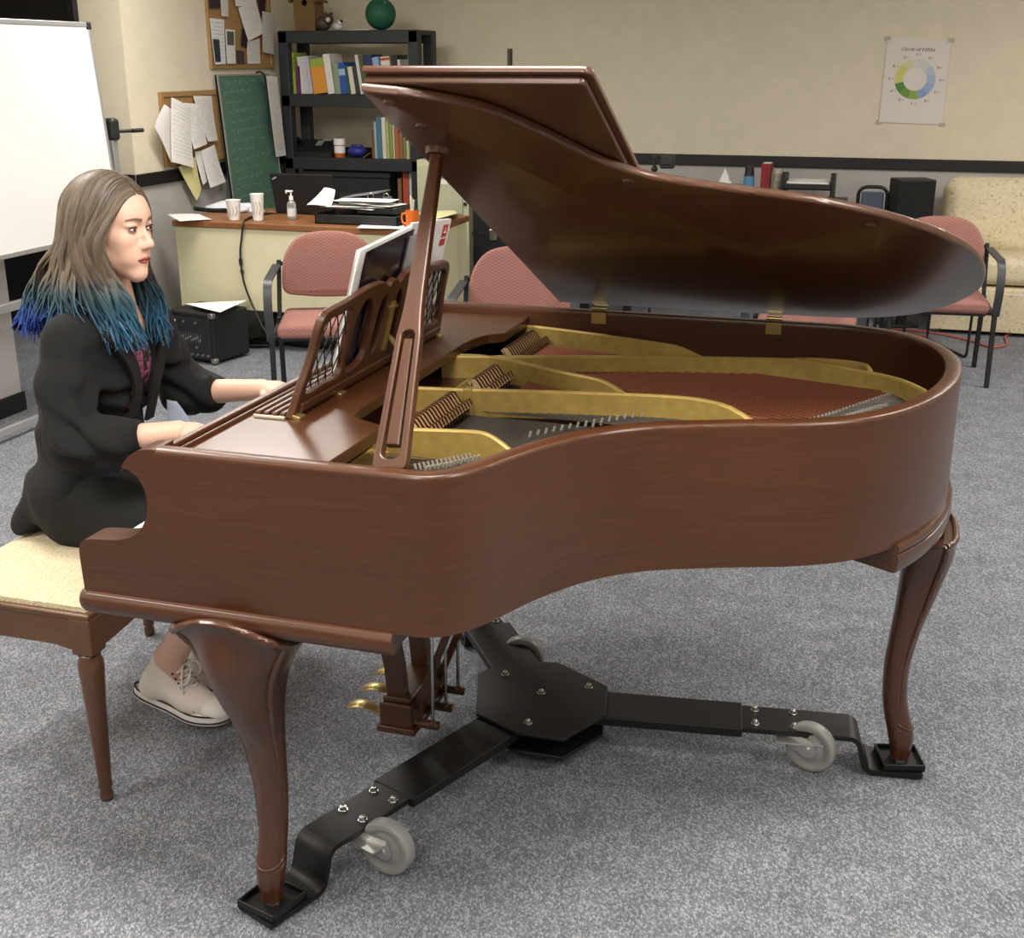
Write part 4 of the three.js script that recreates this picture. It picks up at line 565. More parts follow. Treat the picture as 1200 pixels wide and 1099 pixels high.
  { const a = S(180, 1000), b = S(445, 1000), x = (a.x + b.x) / 2, w = b.x - a.x; const t = thing('desk_telephone', 'black desk telephone on the middle shelf', 'telephone', [x, .984, BZ - .14]); const s = new THREE.Shape(); s.moveTo(-.09, 0); s.lineTo(.09, 0); s.lineTo(.09, .035); s.lineTo(-.07, .115); s.lineTo(-.09, .11); const m = M.blackPlastic; obj('body', extrude(s, w, .004).translate(0, 0, -w / 2).rotateY(-Math.PI / 2), m, t); obj('handset', [new RoundedBoxGeometry(.05, .03, .19, 3, .012).rotateX(-.42).rotateX(.0).translate(-w / 2 + .04, .105, .0)], m, t); const tz = (u) => [.035 + (.115 - .035) * (.09 - u) / .16]; obj('keypad', [box(-.0, .05, 0, .003, -.035, .03).rotateX(.463).translate(.02, .092, .015)], mat(0x8b8c8c, .5), t); obj('display', [box(.0, .07, 0, .003, -.014, .014).rotateX(.463).translate(.045, .114, -.045)], mat(0x9a9c98, .3), t); }
  { const a = S(450, 1000), b = S(516, 1000); const r = (b.x - a.x) / 2 * .95; const t = thing('pill_bottle', 'amber bottle with white label and cap on the middle shelf', 'bottle', [(a.x + b.x) / 2, .984, BZ - .1]); obj('bottle', cyl(0, 0, 0, r, r, .085, 24), mat(0xb5622c, .3), t); obj('label', cyl(0, .03, 0, r + .001, r + .001, .05, 24), M.paper, t, { label: 'white paper label' }); obj('cap', cyl(0, .086, 0, r * 1.12, r * 1.12, .045, 24), M.whiteGloss, t); }
  { const a = S(524, 995), b = S(642, 995); const t = thing('tape_roll', 'rounded blue object beside the bottle on the middle shelf', 'container', [(a.x + b.x) / 2, .984, BZ - .13]); const w = (b.x - a.x) / 2; obj('body', new THREE.SphereGeometry(1, 24, 16).scale(w, .042, .06).translate(0, .042, 0), mat(0x2f3590, .45), t); obj('lid', new THREE.CylinderGeometry(w * .6, w * .66, .014, 24).scale(1, 1, .6).translate(0, .08, 0), mat(0x2a2f80, .45), t); }
  single('card_sheet', 'brown card propped beside the blue container', 'card', bar(V(S(645, 1000).x, .985, BZ - .12), V(S(688, 950).x, 1.02, BZ - .12), .14, .004, V(0, 0, 1)), mat(0x8a6a44, .8));
}
{ const t = thing('storage_box', 'dark charcoal storage box on the lower bookcase shelf', 'box', [-3.78, .545, BZ - .19]); const m = mat(0x26272a, .7); obj('box_body', box(-.36, .31, .002, .3, -.15, .15, .01), m, t); obj('box_lid', box(-.37, .32, .3, .345, -.16, .16, .01), m, t); obj('box_label', box(-.08, .05, .12, .19, .15, .152), mat(0x3a3b3e, .6), t); }

// ---------- desk and what stands on it ----------
const DX0 = -4.055, DX1 = -2.455, DZ1 = -6.37, DZ0 = -7.1, DY = .757;
{
  const t = thing('office_desk', 'cream metal office desk with a brown laminate top', 'desk', [(DX0 + DX1) / 2, 0, (DZ0 + DZ1) / 2], 0, null, true);
  const cm = mat(0xe3dcb8, .55, { map: wallTex }), side = cm, top = mat(0xb27a4e, .45, { map: woodTex });
  obj('desk_top', box(DX0, DX1, DY - .036, DY, DZ0, DZ1, .006), top, t);
  obj('front_panel', box(DX0 + .03, DX1 - .012, .245, DY - .036, DZ1 - .03, DZ1 - .012, .003), cm, t); obj('side_panel', box(DX0 + .012, DX0 + .03, 0, DY - .036, DZ0 + .02, DZ1 - .012, .003), side, t); obj('side_panel', box(DX1 - .03, DX1 - .012, .03, DY - .036, DZ0 + .02, DZ1 - .03, .003), side, t);
  obj('drawer_pedestal', box(DX1 - .43, DX1 - .03, .05, DY - .04, DZ0 + .04, DZ1 - .06, .004), side, t); for (const x of [DX0 + .02, DX1 - .05]) for (const z of [DZ0 + .05, DZ1 - .05]) obj('foot', cyl(x + .01, 0, z, .018, .018, .05, 12), M.blackPlastic, t);
}
const onDesk = (px, py) => onY(px, py, DY);
{
  const z3d = (X, Y) => [190 + X / 5, 200 + Y / 5];
  // sheet at the end of the desk
  const q = [z3d(32, 256), z3d(215, 254), z3d(292, 290), z3d(105, 306)].map(([a, b]) => onY(a, b, DY + .002)); single('loose_paper', 'white sheet curling off the end of the desk', 'paper', sheetGeo(q, V(0, 1, 0), .001, .008), M.paper, 'loose sheets');
  const cup = (px0, px1, pt, pb, label) => { const a = onDesk(px0, pb), b = onDesk(px1, pb); const c = a.clone().add(b).multiplyScalar(.5); const ztop = onZ((px0 + px1) / 2, pt, c.z); const h = ztop.y - DY, r = (b.x - a.x) / 2; const t = thing('paper_cup', label, 'cup', [c.x, DY, c.z], 0, 'paper cups'); const w = M.paper; obj('cup_wall', new THREE.LatheGeometry([V2(0, .001), V2(r * .78, .001), V2(r * .8, .004), V2(r * 1.08, h - .004), V2(r * 1.12, h - .002), V2(r * 1.1, h), V2(r * 1.04, h - .002), V2(r * .76, .006), V2(0, .006)], 32), mat(0xeeeae4, .7), t); for (let k = 0; k < 3; k++) obj('printed_curl', tube([V(Math.sin(k * .5 - .3) * r * .9, h * .25, Math.cos(k * .5 - .3) * r * .92), V(Math.sin(k * .5) * r * .96, h * .5, Math.cos(k * .5) * r * .98), V(Math.sin(k * .5 - .2) * r * 1.02, h * .72, Math.cos(k * .5 - .2) * r * 1.03)], .0022, 12, 5), mat([0xb9b2aa, 0xc7b9ac, 0x8e949c][k], .7), t); };
  cup(266.5, 283, 234, 258, 'shorter white paper cup with printed curls on the desk'); cup(295, 310.5, 227, 258.5, 'taller white paper cup with printed curls on the desk');
  { // crumpled white cloth with a black strap
    const c = onDesk(262, 249); const t = thing('crumpled_cloth', 'crumpled white cloth with dark trim behind the cups', 'cloth', [c.x, DY, c.z - .1]); const g = new THREE.SphereGeometry(1, 32, 20); const p = g.attributes.position; for (let i = 0; i < p.count; i++) { const x = p.getX(i), y = p.getY(i), z = p.getZ(i), n = 1 + .25 * Math.sin(x * 7 + z * 5) * Math.cos(z * 6 + y * 4); p.setXYZ(i, x * .2 * n, Math.max(0, y) * .05 * n + .002, z * .1 * n); } g.computeVertexNormals(); obj('cloth', g, mat(0xd7dae0, .9), t); obj('strap', tube([V(-.22, .012, .06), V(-.16, .014, .1), V(-.06, .012, .11), V(.02, .014, .1)], .013, 24, 8), M.blackMatte, t); }
  { // sanitizer pump bottle
    const c = onDesk(342.5, 257); const t = thing('sanitizer_bottle', 'clear pump bottle of hand gel on the desk', 'bottle', [c.x, DY, c.z]); const gl = mat(0xe6eaea, .12, { transmission: .75, thickness: .03, ior: 1.4 }); obj('bottle', new THREE.LatheGeometry([V2(0, 0), V2(.024, 0), V2(.027, .004), V2(.027, .085), V2(.022, .1), V2(.011, .108), V2(.011, .112), V2(0, .112)], 28), gl, t); obj('label', cyl(0, .02, 0, .0274, .0274, .045, 28), mat(0xdadcd8, .5), t); obj('pump', [cyl(0, .112, 0, .013, .012, .024, 18), cyl(0, .136, 0, .005, .005, .022, 10), box(-.034, .012, .157, .168, -.008, .008, .004), box(-.034, -.026, .148, .162, -.005, .005, .002)], M.whiteGloss, t); }
  { const c = onDesk(318, 250); single('key_bunch', 'small brown leather and brass trinket by the cups', 'trinket', [new THREE.TorusGeometry(.03, .009, 8, 24).rotateX(Math.PI / 2).translate(c.x, DY + .009, c.z), sph(c.x + .025, DY + .017, c.z - .02, .017, 12), rod(V(c.x - .04, DY + .006, c.z + .01), V(c.x + .05, DY + .008, c.z + .03), .006)], mat(0x7a5a38, .4)); }
  { // laptop, seen from behind
    const l = onDesk(324, 250), z = -6.84; const a = onZ(324, 250, z), b = onZ(396, 250, z), w = b.x - a.x, x = (a.x + b.x) / 2; const h = onZ(360, 203, z).y - DY; const t = thing('laptop', 'open black laptop seen from behind on the desk', 'laptop', [x, DY, z]); obj('lid', bar(V(0, .012, 0), V(0, h, .0).add(V(0, 0, .06)), w, .01, V(1, 0, 0), .004), M.blackPlastic, t); obj('base', box(-w / 2, w / 2, .001, .02, -.25, .0, .006), M.blackPlastic, t); obj('badge', bar(V(-w / 2 + .018, h - .035, .062), V(-w / 2 + .045, h - .022, .064), .008, .002, V(0, 1, 0)), mat(0x9a9a9a, .4), t); }
  { // document tray with heaped paper
    const zt = -6.46, a = onZ(369, 262, zt), b = onZ(466, 262, zt); const t = thing('document_tray', 'black document tray on the desk', 'tray', [(a.x + b.x) / 2, DY, zt - .12]); const w = b.x - a.x; obj('tray', [box(-w / 2, w / 2, .001, .012, -.15, .12, .004), box(-w / 2, w / 2, .001, .055, .108, .12, .004), box(-w / 2, -w / 2 + .012, .001, .06, -.15, .12, .004), box(w / 2 - .012, w / 2, .001, .06, -.15, .12, .004), box(-w / 2, w / 2, .001, .06, -.15, -.138, .004)], M.blackPlastic, t); obj('inner_step', [box(-w / 2 + .25, w / 2 - .012, .06, .1, -.15, .08, .006)], M.blackPlastic, t);
    const x = (a.x + b.x) / 2, y = DY + .062; let k = 0; for (const [dx, dz, ry, dy, ww] of [[-.06, 0, .1, .02, .34], [-.02, .02, -.2, .03, .34], [.06, -.01, .15, .04, .32], [-.04, -.02, .4, .05, .3], [.02, .01, -.1, .062, .34]]) { k++; const c = Math.cos(ry), s = Math.sin(ry), P = (u, v) => V(x + dx + u * c - v * s, y + dy + .002, zt - .12 + dz + u * s + v * c); single('loose_paper', ['bottom', 'second', 'third', 'fourth', 'top'][k - 1] + ' white sheet of the heap in the document tray', 'paper', sheetGeo([P(-ww / 2, -.1), P(ww / 2, -.1), P(ww / 2, .1), P(-ww / 2, .1)], V(0, 1, 0), .003, .006), k % 2 ? M.paper : M.print2, 'sheets in the document tray'); }
    const cl = onZ(385, 247, zt - .05); single('curled_paper', 'curled white sheet standing up at the end of the document tray', 'paper', sheetGeo([V(cl.x - .05, y + .13, cl.z - .06), V(cl.x + .02, y + .12, cl.z - .06), V(cl.x + .05, y + .03, cl.z + .05), V(cl.x - .09, y + .025, cl.z + .05)], V(-.2, .5, .6), .0015, .04), M.paper); 
    const bx = onZ(424, 222, -6.85); const bd = thing('ring_binder', 'grey binder with metal rings lying open behind the document tray', 'binder', [bx.x, DY, -6.88]); obj('cover', [bar(V(-.1, .115, 0), V(.13, .15, 0), .2, .006, V(0, 0, 1)), box(-.12, .14, 0, .112, -.1, .1, .004)], mat(0x8e9094, .5), bd); for (const u of [-.02, .03]) obj('ring', new THREE.TorusGeometry(.018, .003, 8, 20).translate(.12 + u * 2, .13, .09), M.steel, bd);
  }
  { // sheets lying at the desk edge
    const q1 = [[425, 262], [470, 262], [480, 269], [418, 268]].map(([a, b]) => onY(a, b, DY + .002)); single('loose_paper', 'flat white sheet at the front edge of the desk by the mug', 'paper', sheetGeo(q1, V(0, 1, 0), .001, .003), M.paper, 'loose sheets'); }
  { // orange mug with pens
    const a = onDesk(475, 267), b = onDesk(492, 267), c = a.clone().add(b).multiplyScalar(.5), r = (b.x - a.x) / 2; const h = onZ(483, 246, c.z).y - DY; const t = thing('coffee_mug', 'orange mug full of pens on the desk', 'mug', [c.x, DY, c.z]); const m = mat(0xe0702a, .3); obj('mug_body', new THREE.LatheGeometry([V2(0, .001), V2(r * .86, .001), V2(r * .92, .006), V2(r, h), V2(r * .92, h), V2(r * .84, .008), V2(0, .008)], 32), m, t); obj('handle', tube([V(-r * .9, h * .8, 0), V(-r * 1.5, h * .76, 0), V(-r * 1.62, h * .5, 0), V(-r * 1.4, h * .26, 0), V(-r * .9, h * .22, 0)], .006, 30, 8), m, t);
    [[0xdedbd0, -.012, .07, .2, 'white'], [0x2a8a6a, .012, .045, .1, 'green'], [0xe0a060, -.003, .06, -.1, 'tan'], [0x333338, .02, .05, .35, 'black'], [0xd8d4e0, .006, .05, .0, 'lilac']].forEach(([col, dx, up, ln, nm]) => { const p0 = V(c.x + dx * .4, DY + .014, c.z + dx * .3), p1 = V(c.x + dx * 1.2, DY + h + up, c.z - .01 + dx * .5); single('pen', nm + ' pen standing in the orange mug', 'pen', [rod(p0, p1, .0042, .0042, 10), rod(p1, p1.clone().add(p1.clone().sub(p0).normalize().multiplyScalar(.008)), .0042, .002, 10)], mat(col, .4), 'pens in the orange mug'); }); }
  { // yellow-white folders at the right back corner
    const c = onDesk(516, 256); for (let k = 0; k < 4; k++) { const y = DY + .003 + k * .009; const P = (px, py) => onY(px, py, y); const q = [P(490, 250 + k * .3), P(527 + k * 2, 247.5), P(536, 251.5), P(503, 263)]; single('file_folder', ['bottom manila folder of the pile on the desk corner', 'second manila folder of the pile on the desk corner', 'third folder of the pile on the desk corner', 'top pale yellow folder of the pile on the desk corner'][k], 'folder', sheetGeo(q, V(0, 1, 0), .006, .004 + k * .002), mat([0xe9e4d8, 0xd8d2b8, 0xe6e0cc, 0xe4e0a8][k], .85, { side: THREE.DoubleSide }), 'folders on the desk corner'); } }
  // cable hanging down the front of the desk
  { const P = (x, y, z = DZ1 + .012) => onZ(x, y, z); const c1 = [onDesk(330, 249).setY(DY + .005), onDesk(300, 254).setY(DY + .005), onDesk(288, 259).setY(DY + .006), P(285, 263), P(283, 280), P(281.5, 295), P(283, 315), P(287, 335), P(297, 360), P(312, 390, -6.2), onY(328, 404, .006), onY(345, 402, .006)]; single('black_cable', 'black cable with a connector hanging down the desk front', 'cable', [tube(c1, .006, 140, 8), rod(P(281.6, 303), P(282.6, 311), .011), rod(P(283, 316), P(284.4, 321), .01)], M.blackSatin); }
  // tangle of leads and a black bag under the desk
  for (let k = 0; k < 4; k++) { const c = onY(300 + k * 14, 404 - k * 1.2, 0); const L = []; for (let i = 0; i <= 40; i++) { const a = i / 40 * Math.PI * 5 + k; L.push(V(c.x + Math.cos(a) * (.13 + .02 * Math.sin(a * 2.3)), .008 + k * .002 + .012 * Math.abs(Math.sin(a * .7)), c.z + Math.sin(a) * (.09 + .02 * Math.cos(a * 1.7)))); } single('coiled_cable', ['loose coil of black lead beside the amplifier', 'black lead coiled nearest the front chair legs', 'coil of black lead below the front chair', 'coil of black lead furthest under the desk'][k], 'cable', tube(L, .006, 180, 6), M.blackSatin, 'coiled leads'); }
  { const c = V(-3.28, 0, -6.6); const g = new THREE.SphereGeometry(1, 36, 24); const p = g.attributes.position; for (let i = 0; i < p.count; i++) { const x = p.getX(i), y = p.getY(i), z = p.getZ(i), n = 1 + .08 * Math.sin(x * 6) * Math.cos(z * 5 + y * 3); p.setXYZ(i, Math.sign(x) * Math.pow(Math.abs(x), .6) * .32 * n, Math.pow((y + 1) / 2, .8) * .22, Math.sign(z) * Math.pow(Math.abs(z), .6) * .14 * n); } g.computeVertexNormals(); const t = thing('gig_bag', 'slumped black equipment bag under the desk', 'bag', [c.x, 0, c.z]); obj('bag_body', g, M.blackMatte, t); obj('carry_strap', tube([V(-.18, .19, .06), V(-.08, .26, .07), V(.08, .26, .07), V(.18, .19, .06)], .012, 24, 8), M.blackSatin, t); }
}
// ---------- mixer amplifier ----------
{
  const x0 = -3.9, x1 = -3.6, z1_ = -6.02, z0_ = -6.32, h = .29; const t = thing('mixer_amplifier', 'black portable mixer amplifier on the floor beside the desk', 'amplifier', [(x0 + x1) / 2, 0, (z0_ + z1_) / 2], R(-12)); const w = .36, d = .3; const body = M.blackMatte;
  obj('cabinet', box(-w / 2, w / 2, .015, h, -d / 2, d / 2, .012), mat(0x1a1a1b, .8, { bumpMap: corkMap, bumpScale: .002 }), t); obj('front_panel', box(-w / 2 + .02, w / 2 - .02, .03, h - .03, d / 2, d / 2 + .006, .003), mat(0x2c2d2f, .5), t);
  const steel = mat(0xb8b8b4, .3, { metalness: .9 }); for (const sx of [-1, 1]) for (const y of [.015, h]) obj('corner_guard', new RoundedBoxGeometry(.035, .03, .035, 2, .008).translate(sx * (w / 2 - .012), y - (y > .1 ? .008 : -.008), d / 2 - .01), steel, t); for (const sx of [-1, 1]) for (const sz of [-1, 1]) obj('foot', cyl(sx * (w / 2 - .04), 0, sz * (d / 2 - .04), .016, .016, .018, 12), M.blackPlastic, t);
  for (let i = 0; i < 10; i++) obj('slider', [box(-.082 + i * .018, -.07 + i * .018, .13 + (i % 3) * .008, .14 + (i % 3) * .008, d / 2 + .006, d / 2 + .016), box(-.077 + i * .018, -.075 + i * .018, .115, .175, d / 2 + .005, d / 2 + .0075)], mat(0x77797c, .5), t);
  for (let i = 0; i < 8; i++) obj('knob', cyl(0, 0, 0, .009, .008, .014, 12).rotateX(Math.PI / 2).translate(-.14 + i * .04, .05, d / 2 + .004), mat(0x5a5b5e, .45), t);
  for (const [x, y] of [[-.1, .235], [-.03, .235], [.06, .235], [-.14, .1], [-.1, .095], [-.03, .095], [.06, .095], [-.14, .15]]) obj('jack', cyl(0, 0, 0, .008, .008, .01, 14).rotateX(Math.PI / 2).translate(x, y, d / 2 + .005), x < -.08 ? M.whiteGloss : steel, t);
  obj('handle', tube([V(-.08, h - .002, 0), V(-.07, h + .012, 0), V(.07, h + .012, 0), V(.08, h - .002, 0)], .007, 20, 8), M.blackPlastic, t);
  const q = [[217, 356], [273, 353], [290, 352], [258, 367]].map(([a, b]) => onY(a, b, .312)); single('loose_paper', 'white sheet lying on top of the amplifier', 'paper', sheetGeo(q, V(0, 1, 0), .001, .004), M.paper, 'loose sheets');
}
// ---------- filing cabinet and dark case behind the chairs ----------
{
  const z = -7.82, a = onZ(489, 250, z).x, b = onZ(549, 250, z).x, top = 1.02; const t = thing('filing_cabinet', 'pale green-cream metal filing cabinet beside the bookcase', 'cabinet', [(a + b) / 2, 0, z - .3]); const w = b - a; const m = mat(0xcfcfb0, .5), m2 = mat(0xc6c6a6, .5); obj('carcass', box(-w / 2, w / 2, 0, top, -.3, .29, .004), m, t); for (const [y0, y1] of [[.03, .34], [.35, .66], [.672, .985]]) { const d = obj('drawer', box(-w / 2 + .02, w / 2 - .04, y0, y1, .285, .302, .004), m2, t); obj('handle', [box(-.06, .05, y1 - .07, y1 - .05, .302, .318, .004)], M.steel, d); obj('label_holder', box(-.045, .035, y1 - .12, y1 - .09, .302, .305, .001), M.paper, d); } obj('lock', cyl(0, 0, 0, .011, .011, .01, 16).rotateX(Math.PI / 2).translate(w / 2 - .025, .74, .29), M.blackPlastic, t);
  const c = thing('equipment_case', 'black upright equipment case behind the chair next to the filing cabinet', 'case', [-2.2, 0, -7.6]); obj('case_body', box(-.34, .34, .02, .86, -.2, .2, .02), M.blackMatte, c); obj('lid_seam', box(-.342, .342, .6, .612, -.202, .202), M.blackPlastic, c); for (const k of [-1, 1]) obj('latch', box(k * .2 - .025, k * .2 + .025, .57, .64, .2, .21, .004), M.steel, c); for (const k of [-1, 1]) for (const s of [-1, 1]) obj('foot', cyl(k * .28, 0, s * .15, .02, .02, .022, 12), M.blackPlastic, c);
}
// ---------- sofa ----------
const sofaMap = dataTex(512, 512, (u, v, x, y) => { const k = .9 + .1 * fbm(u, v, 60, 60, 3, 4); const s = fbm(u, v, 60, 60, 2, 44); const d = s > .76 ? .84 : 1; return [k * d, k * d * .98, k * (d < 1 ? .74 : .96)]; }, true, .8);
M.sofa = mat(0xe6dcc0, .95, { map: sofaMap });
{
  const x0 = .27, x1 = 2.35, zf = -8.12; const t = thing('sofa', 'cream speckled fabric sofa against the back wall', 'sofa', [(x0 + x1) / 2, 0, zf - .4]); const W = x1 - x0; const soft = (w, h, d, r, b) => cushionBox(w, h, d, r, b);
  obj('base', box(-W / 2 + .03, W / 2 - .03, .04, .3, -.36, .39, .02), M.sofa, t); obj('skirt', [box(-W / 2 + .01, W / 2 - .01, .025, .27, .385, .4, .006)], M.sofa, t);
  for (const k of [-1, 1]) obj('armrest', [cushionBox(.24, .56, .78, .09, 0).translate(k * (W / 2 - .12), .32, .0), new THREE.CylinderGeometry(.13, .13, .76, 24).rotateX(Math.PI / 2).translate(k * (W / 2 - .12), .55, 0)], M.sofa, t);
  obj('back_frame', cushionBox(W - .1, .6, .2, .08, 0).translate(0, .5, -.3), M.sofa, t);
  for (const k of [-1, 1]) { obj('seat_cushion', soft((W - .5) / 2 - .01, .17, .66, .06, .02).translate(k * (W - .5) / 4, .4, .05), M.sofa, t); const bw = W / 2 - .06; const g = cushionBox(bw, .26, .5, .1, .05); const c = obj('back_cushion', g.rotateX(R(80)).translate(k * (W / 4 - .0), .68, -.14), M.sofa, t); const pp = []; for (let i = 0; i <= 24; i++) { const u = i / 24; pp.push(V(k * (W / 4) - bw / 2 + .05 + u * (bw - .1), .925 - .012 * Math.pow(2 * u - 1, 4), -.09 + .004 * Math.sin(u * 20))); } obj('piping', tube(pp, .007, 60, 6), M.sofa, c); }
  for (const k of [-1, 1]) for (const s of [-1, 1]) obj('foot', cyl(k * (W / 2 - .1), 0, s * .3, .025, .03, .045, 14), M.blackPlastic, t);
}
// ---------- side table by the wall and its things ----------
{
  const x0 = -1.75, x1 = -.31, z0 = -8.88, z1_ = -8.18, y = .755; const t = thing('side_table', 'dark brown table against the back wall behind the piano', 'table', [(x0 + x1) / 2, 0, (z0 + z1_) / 2], 0, null, true); const m = mat(0x4a3026, .4, { map: woodTex }); obj('table_top', box(x0, x1, y - .035, y, z0, z1_, .006), m, t); for (const x of [x0 + .05, x1 - .05]) for (const z of [z0 + .05, z1_ - .05]) obj('leg', box(x - .025, x + .025, 0, y - .035, z - .025, z + .025, .004), M.blackSatin, t);
  const Z = -8.5, q = (px, py) => onZ(px, py, Z); const std = (px0, px1, pt) => { const a = q(px0, 215), b = q(px1, 215); return { x: (a.x + b.x) / 2, w: b.x - a.x, h: q((px0 + px1) / 2, pt).y - y }; };
  { const s = std(871, 884, 195); const c = thing('spray_can', 'blue canister with black cap on the side table', 'can', [s.x, y, Z]); obj('can', cyl(0, 0, 0, s.w / 2, s.w / 2, s.h * .72, 24), mat(0x5b8fb8, .35), c); obj('white_band', cyl(0, s.h * .05, 0, s.w / 2 + .001, s.w / 2 + .001, s.h * .22, 24), mat(0xd0d4d8, .4), c); obj('cap', cyl(0, s.h * .72, 0, s.w / 2 * .9, s.w / 2 * .75, s.h * .28, 24), M.blackPlastic, c); }
  { const s = std(891, 902, 192); book(s.x - s.w / 2, s.w, s.h, .2, y, Z, 0, 0x8a1f26, 'deep red book standing on the side table', 'things on the side table'); }
  { const s = std(903, 918, 198); const c = thing('glass_jar', 'clear glass jar of pencils on the side table', 'jar', [s.x, y, Z]); obj('jar_wall', new THREE.LatheGeometry([V2(0, 0), V2(s.w / 2, 0), V2(s.w / 2, s.h * .85), V2(s.w / 2 * .85, s.h * .9), V2(s.w / 2 * .85, s.h), V2(s.w / 2 * .8, s.h), V2(s.w / 2 * .92, .006), V2(0, .006)], 28), mat(0xe8e6d8, .1, { transmission: .8, thickness: .01 }), c); obj('jar_filling', cyl(0, .008, 0, s.w / 2 * .8, s.w / 2 * .8, s.h * .55, 20), mat(0xcbbf96, .7), c); }
  { const a = q(919, 215), b = q(976, 215), w = b.x - a.x; const c = thing('letter_tray', 'black stacking letter tray with white paper on the side table', 'tray', [(a.x + b.x) / 2, y, Z - .05]); const top = q(950, 203).y - y; for (const k of [-1, 1]) obj('side', [box(k * w / 2 - .012, k * w / 2 + .012, 0, top * .95, -.14, .14, .004), cyl(0, 0, 0, .018, .018, .024, 14).rotateZ(Math.PI / 2).translate(k * w / 2 + .012, top * .95, .1)], M.blackPlastic, c); for (const v of [.02, .45]) obj('shelf', [box(-w / 2, w / 2, top * v, top * v + .008, -.14, .14), box(-w / 2, w / 2, top * v, top * v + .04, .13, .14, .003)], M.blackPlastic, c); single('loose_paper', 'white sheets lying in the black letter tray', 'paper', box((a.x + b.x) / 2 - w / 2 + .02, (a.x + b.x) / 2 + w / 2 - .02, y + top * .45 + .009, y + top * .45 + .05, Z - .18, Z + .07), M.paper, 'loose sheets'); }
  { const p = q(849, 214); const g = new THREE.ConeGeometry(.05, .11, 14, 5, true); const a = g.attributes.position; for (let i = 0; i < a.count; i++) { const n = 1 + .35 * Math.sin(i * 2.3); a.setX(i, a.getX(i) * n); a.setZ(i, a.getZ(i) * n * .5); } g.computeVertexNormals(); const bx = thing('tissue_box', 'box of white tissues on the side table', 'tissue box', [p.x, y, Z]); obj('carton', box(-.11, .11, 0, .1, -.06, .06, .004), mat(0x8fa0b8, .7), bx); obj('tissue', g.translate(0, .15, 0), mat(0xf0eeea, .9, { side: THREE.DoubleSide }), bx); }
}
// ---------- grey chair, loudspeaker ----------
{
  const z = -8.35, a = onZ(1007, 222, z), b = onZ(1040, 222, z), top = onZ(1023, 219, z).y; const w = b.x - a.x; const t = thing('stacking_chair', 'black framed chair with a blue-grey padded back beside the loudspeaker', 'chair', [(a.x + b.x) / 2, 0, z]); const W = Math.max(w, .2);
  obj('back_frame', tube(roundPath([V(-W / 2 + .01, 0, -.12), V(-W / 2 + .01, top, 0), V(W / 2 - .01, top, 0), V(W / 2 - .01, 0, -.12)], .06, 6), .012, 80, 8, .1), M.blackSatin, t); obj('back_pad', box(-W / 2 + .03, W / 2 - .03, top - .22, top - .03, -.012, .022, .014), mat(0x4a5260, .8), t); obj('seat', box(-W / 2, W / 2, .43, .48, -.02, .3, .02), mat(0x4a5260, .8), t); for (const k of [-1, 1]) obj('leg', rod(V(k * (W / 2 - .01), 0, .3), V(k * (W / 2 - .01), .44, .2), .011), M.blackSatin, t);
  const sp = thing('loudspeaker', 'black box loudspeaker on a stand beside the sofa', 'loudspeaker', [.1, .665, -8.35], R(20)); obj('speaker_cabinet', box(-.115, .115, 0, .27, -.1, .1, .008), mat(0x232427, .7), sp); obj('grille', box(-.108, .108, .008, .262, .1, .108, .004), M.blackMatte, sp);
  const st = thing('speaker_stand', 'black two-post speaker stand between the side table and the sofa', 'stand', [.085, 0, -8.3], R(20)); obj('top_plate', box(-.1, .1, .652, .664, -.09, .09, .003), M.blackSatin, st); obj('post', box(-.065, -.03, .015, .655, -.02, .02, .003), M.blackSatin, st); obj('post', box(.0, .04, .015, .655, -.02, .02, .003), M.blackSatin, st); obj('base_plate', box(-.11, .11, 0, .016, -.1, .1, .004), M.blackSatin, st);
}
{ // thin sled-base stand behind the armchair by the sofa
  const a = onY(1132, 419, .008), b = onY(1086, 397, .008); const off = V(-.36, 0, .16); const t = thing('folding_stand', 'thin black rod sled frame standing behind the chair by the sofa', 'stand', [(a.x + b.x) / 2, 0, (a.z + b.z) / 2], 0, null, true); const r = .008; obj('sled_rail', tube(roundPath([V(a.x + .01, .42, a.z), V(a.x, .008, a.z), V(b.x, .008, b.z), V(b.x + .01, .42, b.z)], .03, 5), r, 80, 8, .1), M.blackSatin, t); obj('top_bar', rod(V(a.x + .01, .42, a.z), V(b.x + .01, .42, b.z), r), M.blackSatin, t); const c = a.clone().add(off), d = b.clone().add(off); obj('sled_rail', tube(roundPath([V(c.x, .42, c.z), V(c.x, .008, c.z), V(d.x, .008, d.z), V(d.x, .42, d.z)], .03, 5), r, 80, 8, .1), M.blackSatin, t); obj('top_bar', [rod(V(a.x + .01, .42, a.z), V(c.x, .42, c.z), r), rod(V(b.x + .01, .42, b.z), V(d.x, .42, d.z), r)], M.blackSatin, t); obj('slung_seat', box(Math.min(c.x, d.x), Math.max(a.x, b.x), .425, .45, b.z, c.z, .01), M.blackMatte, t); }
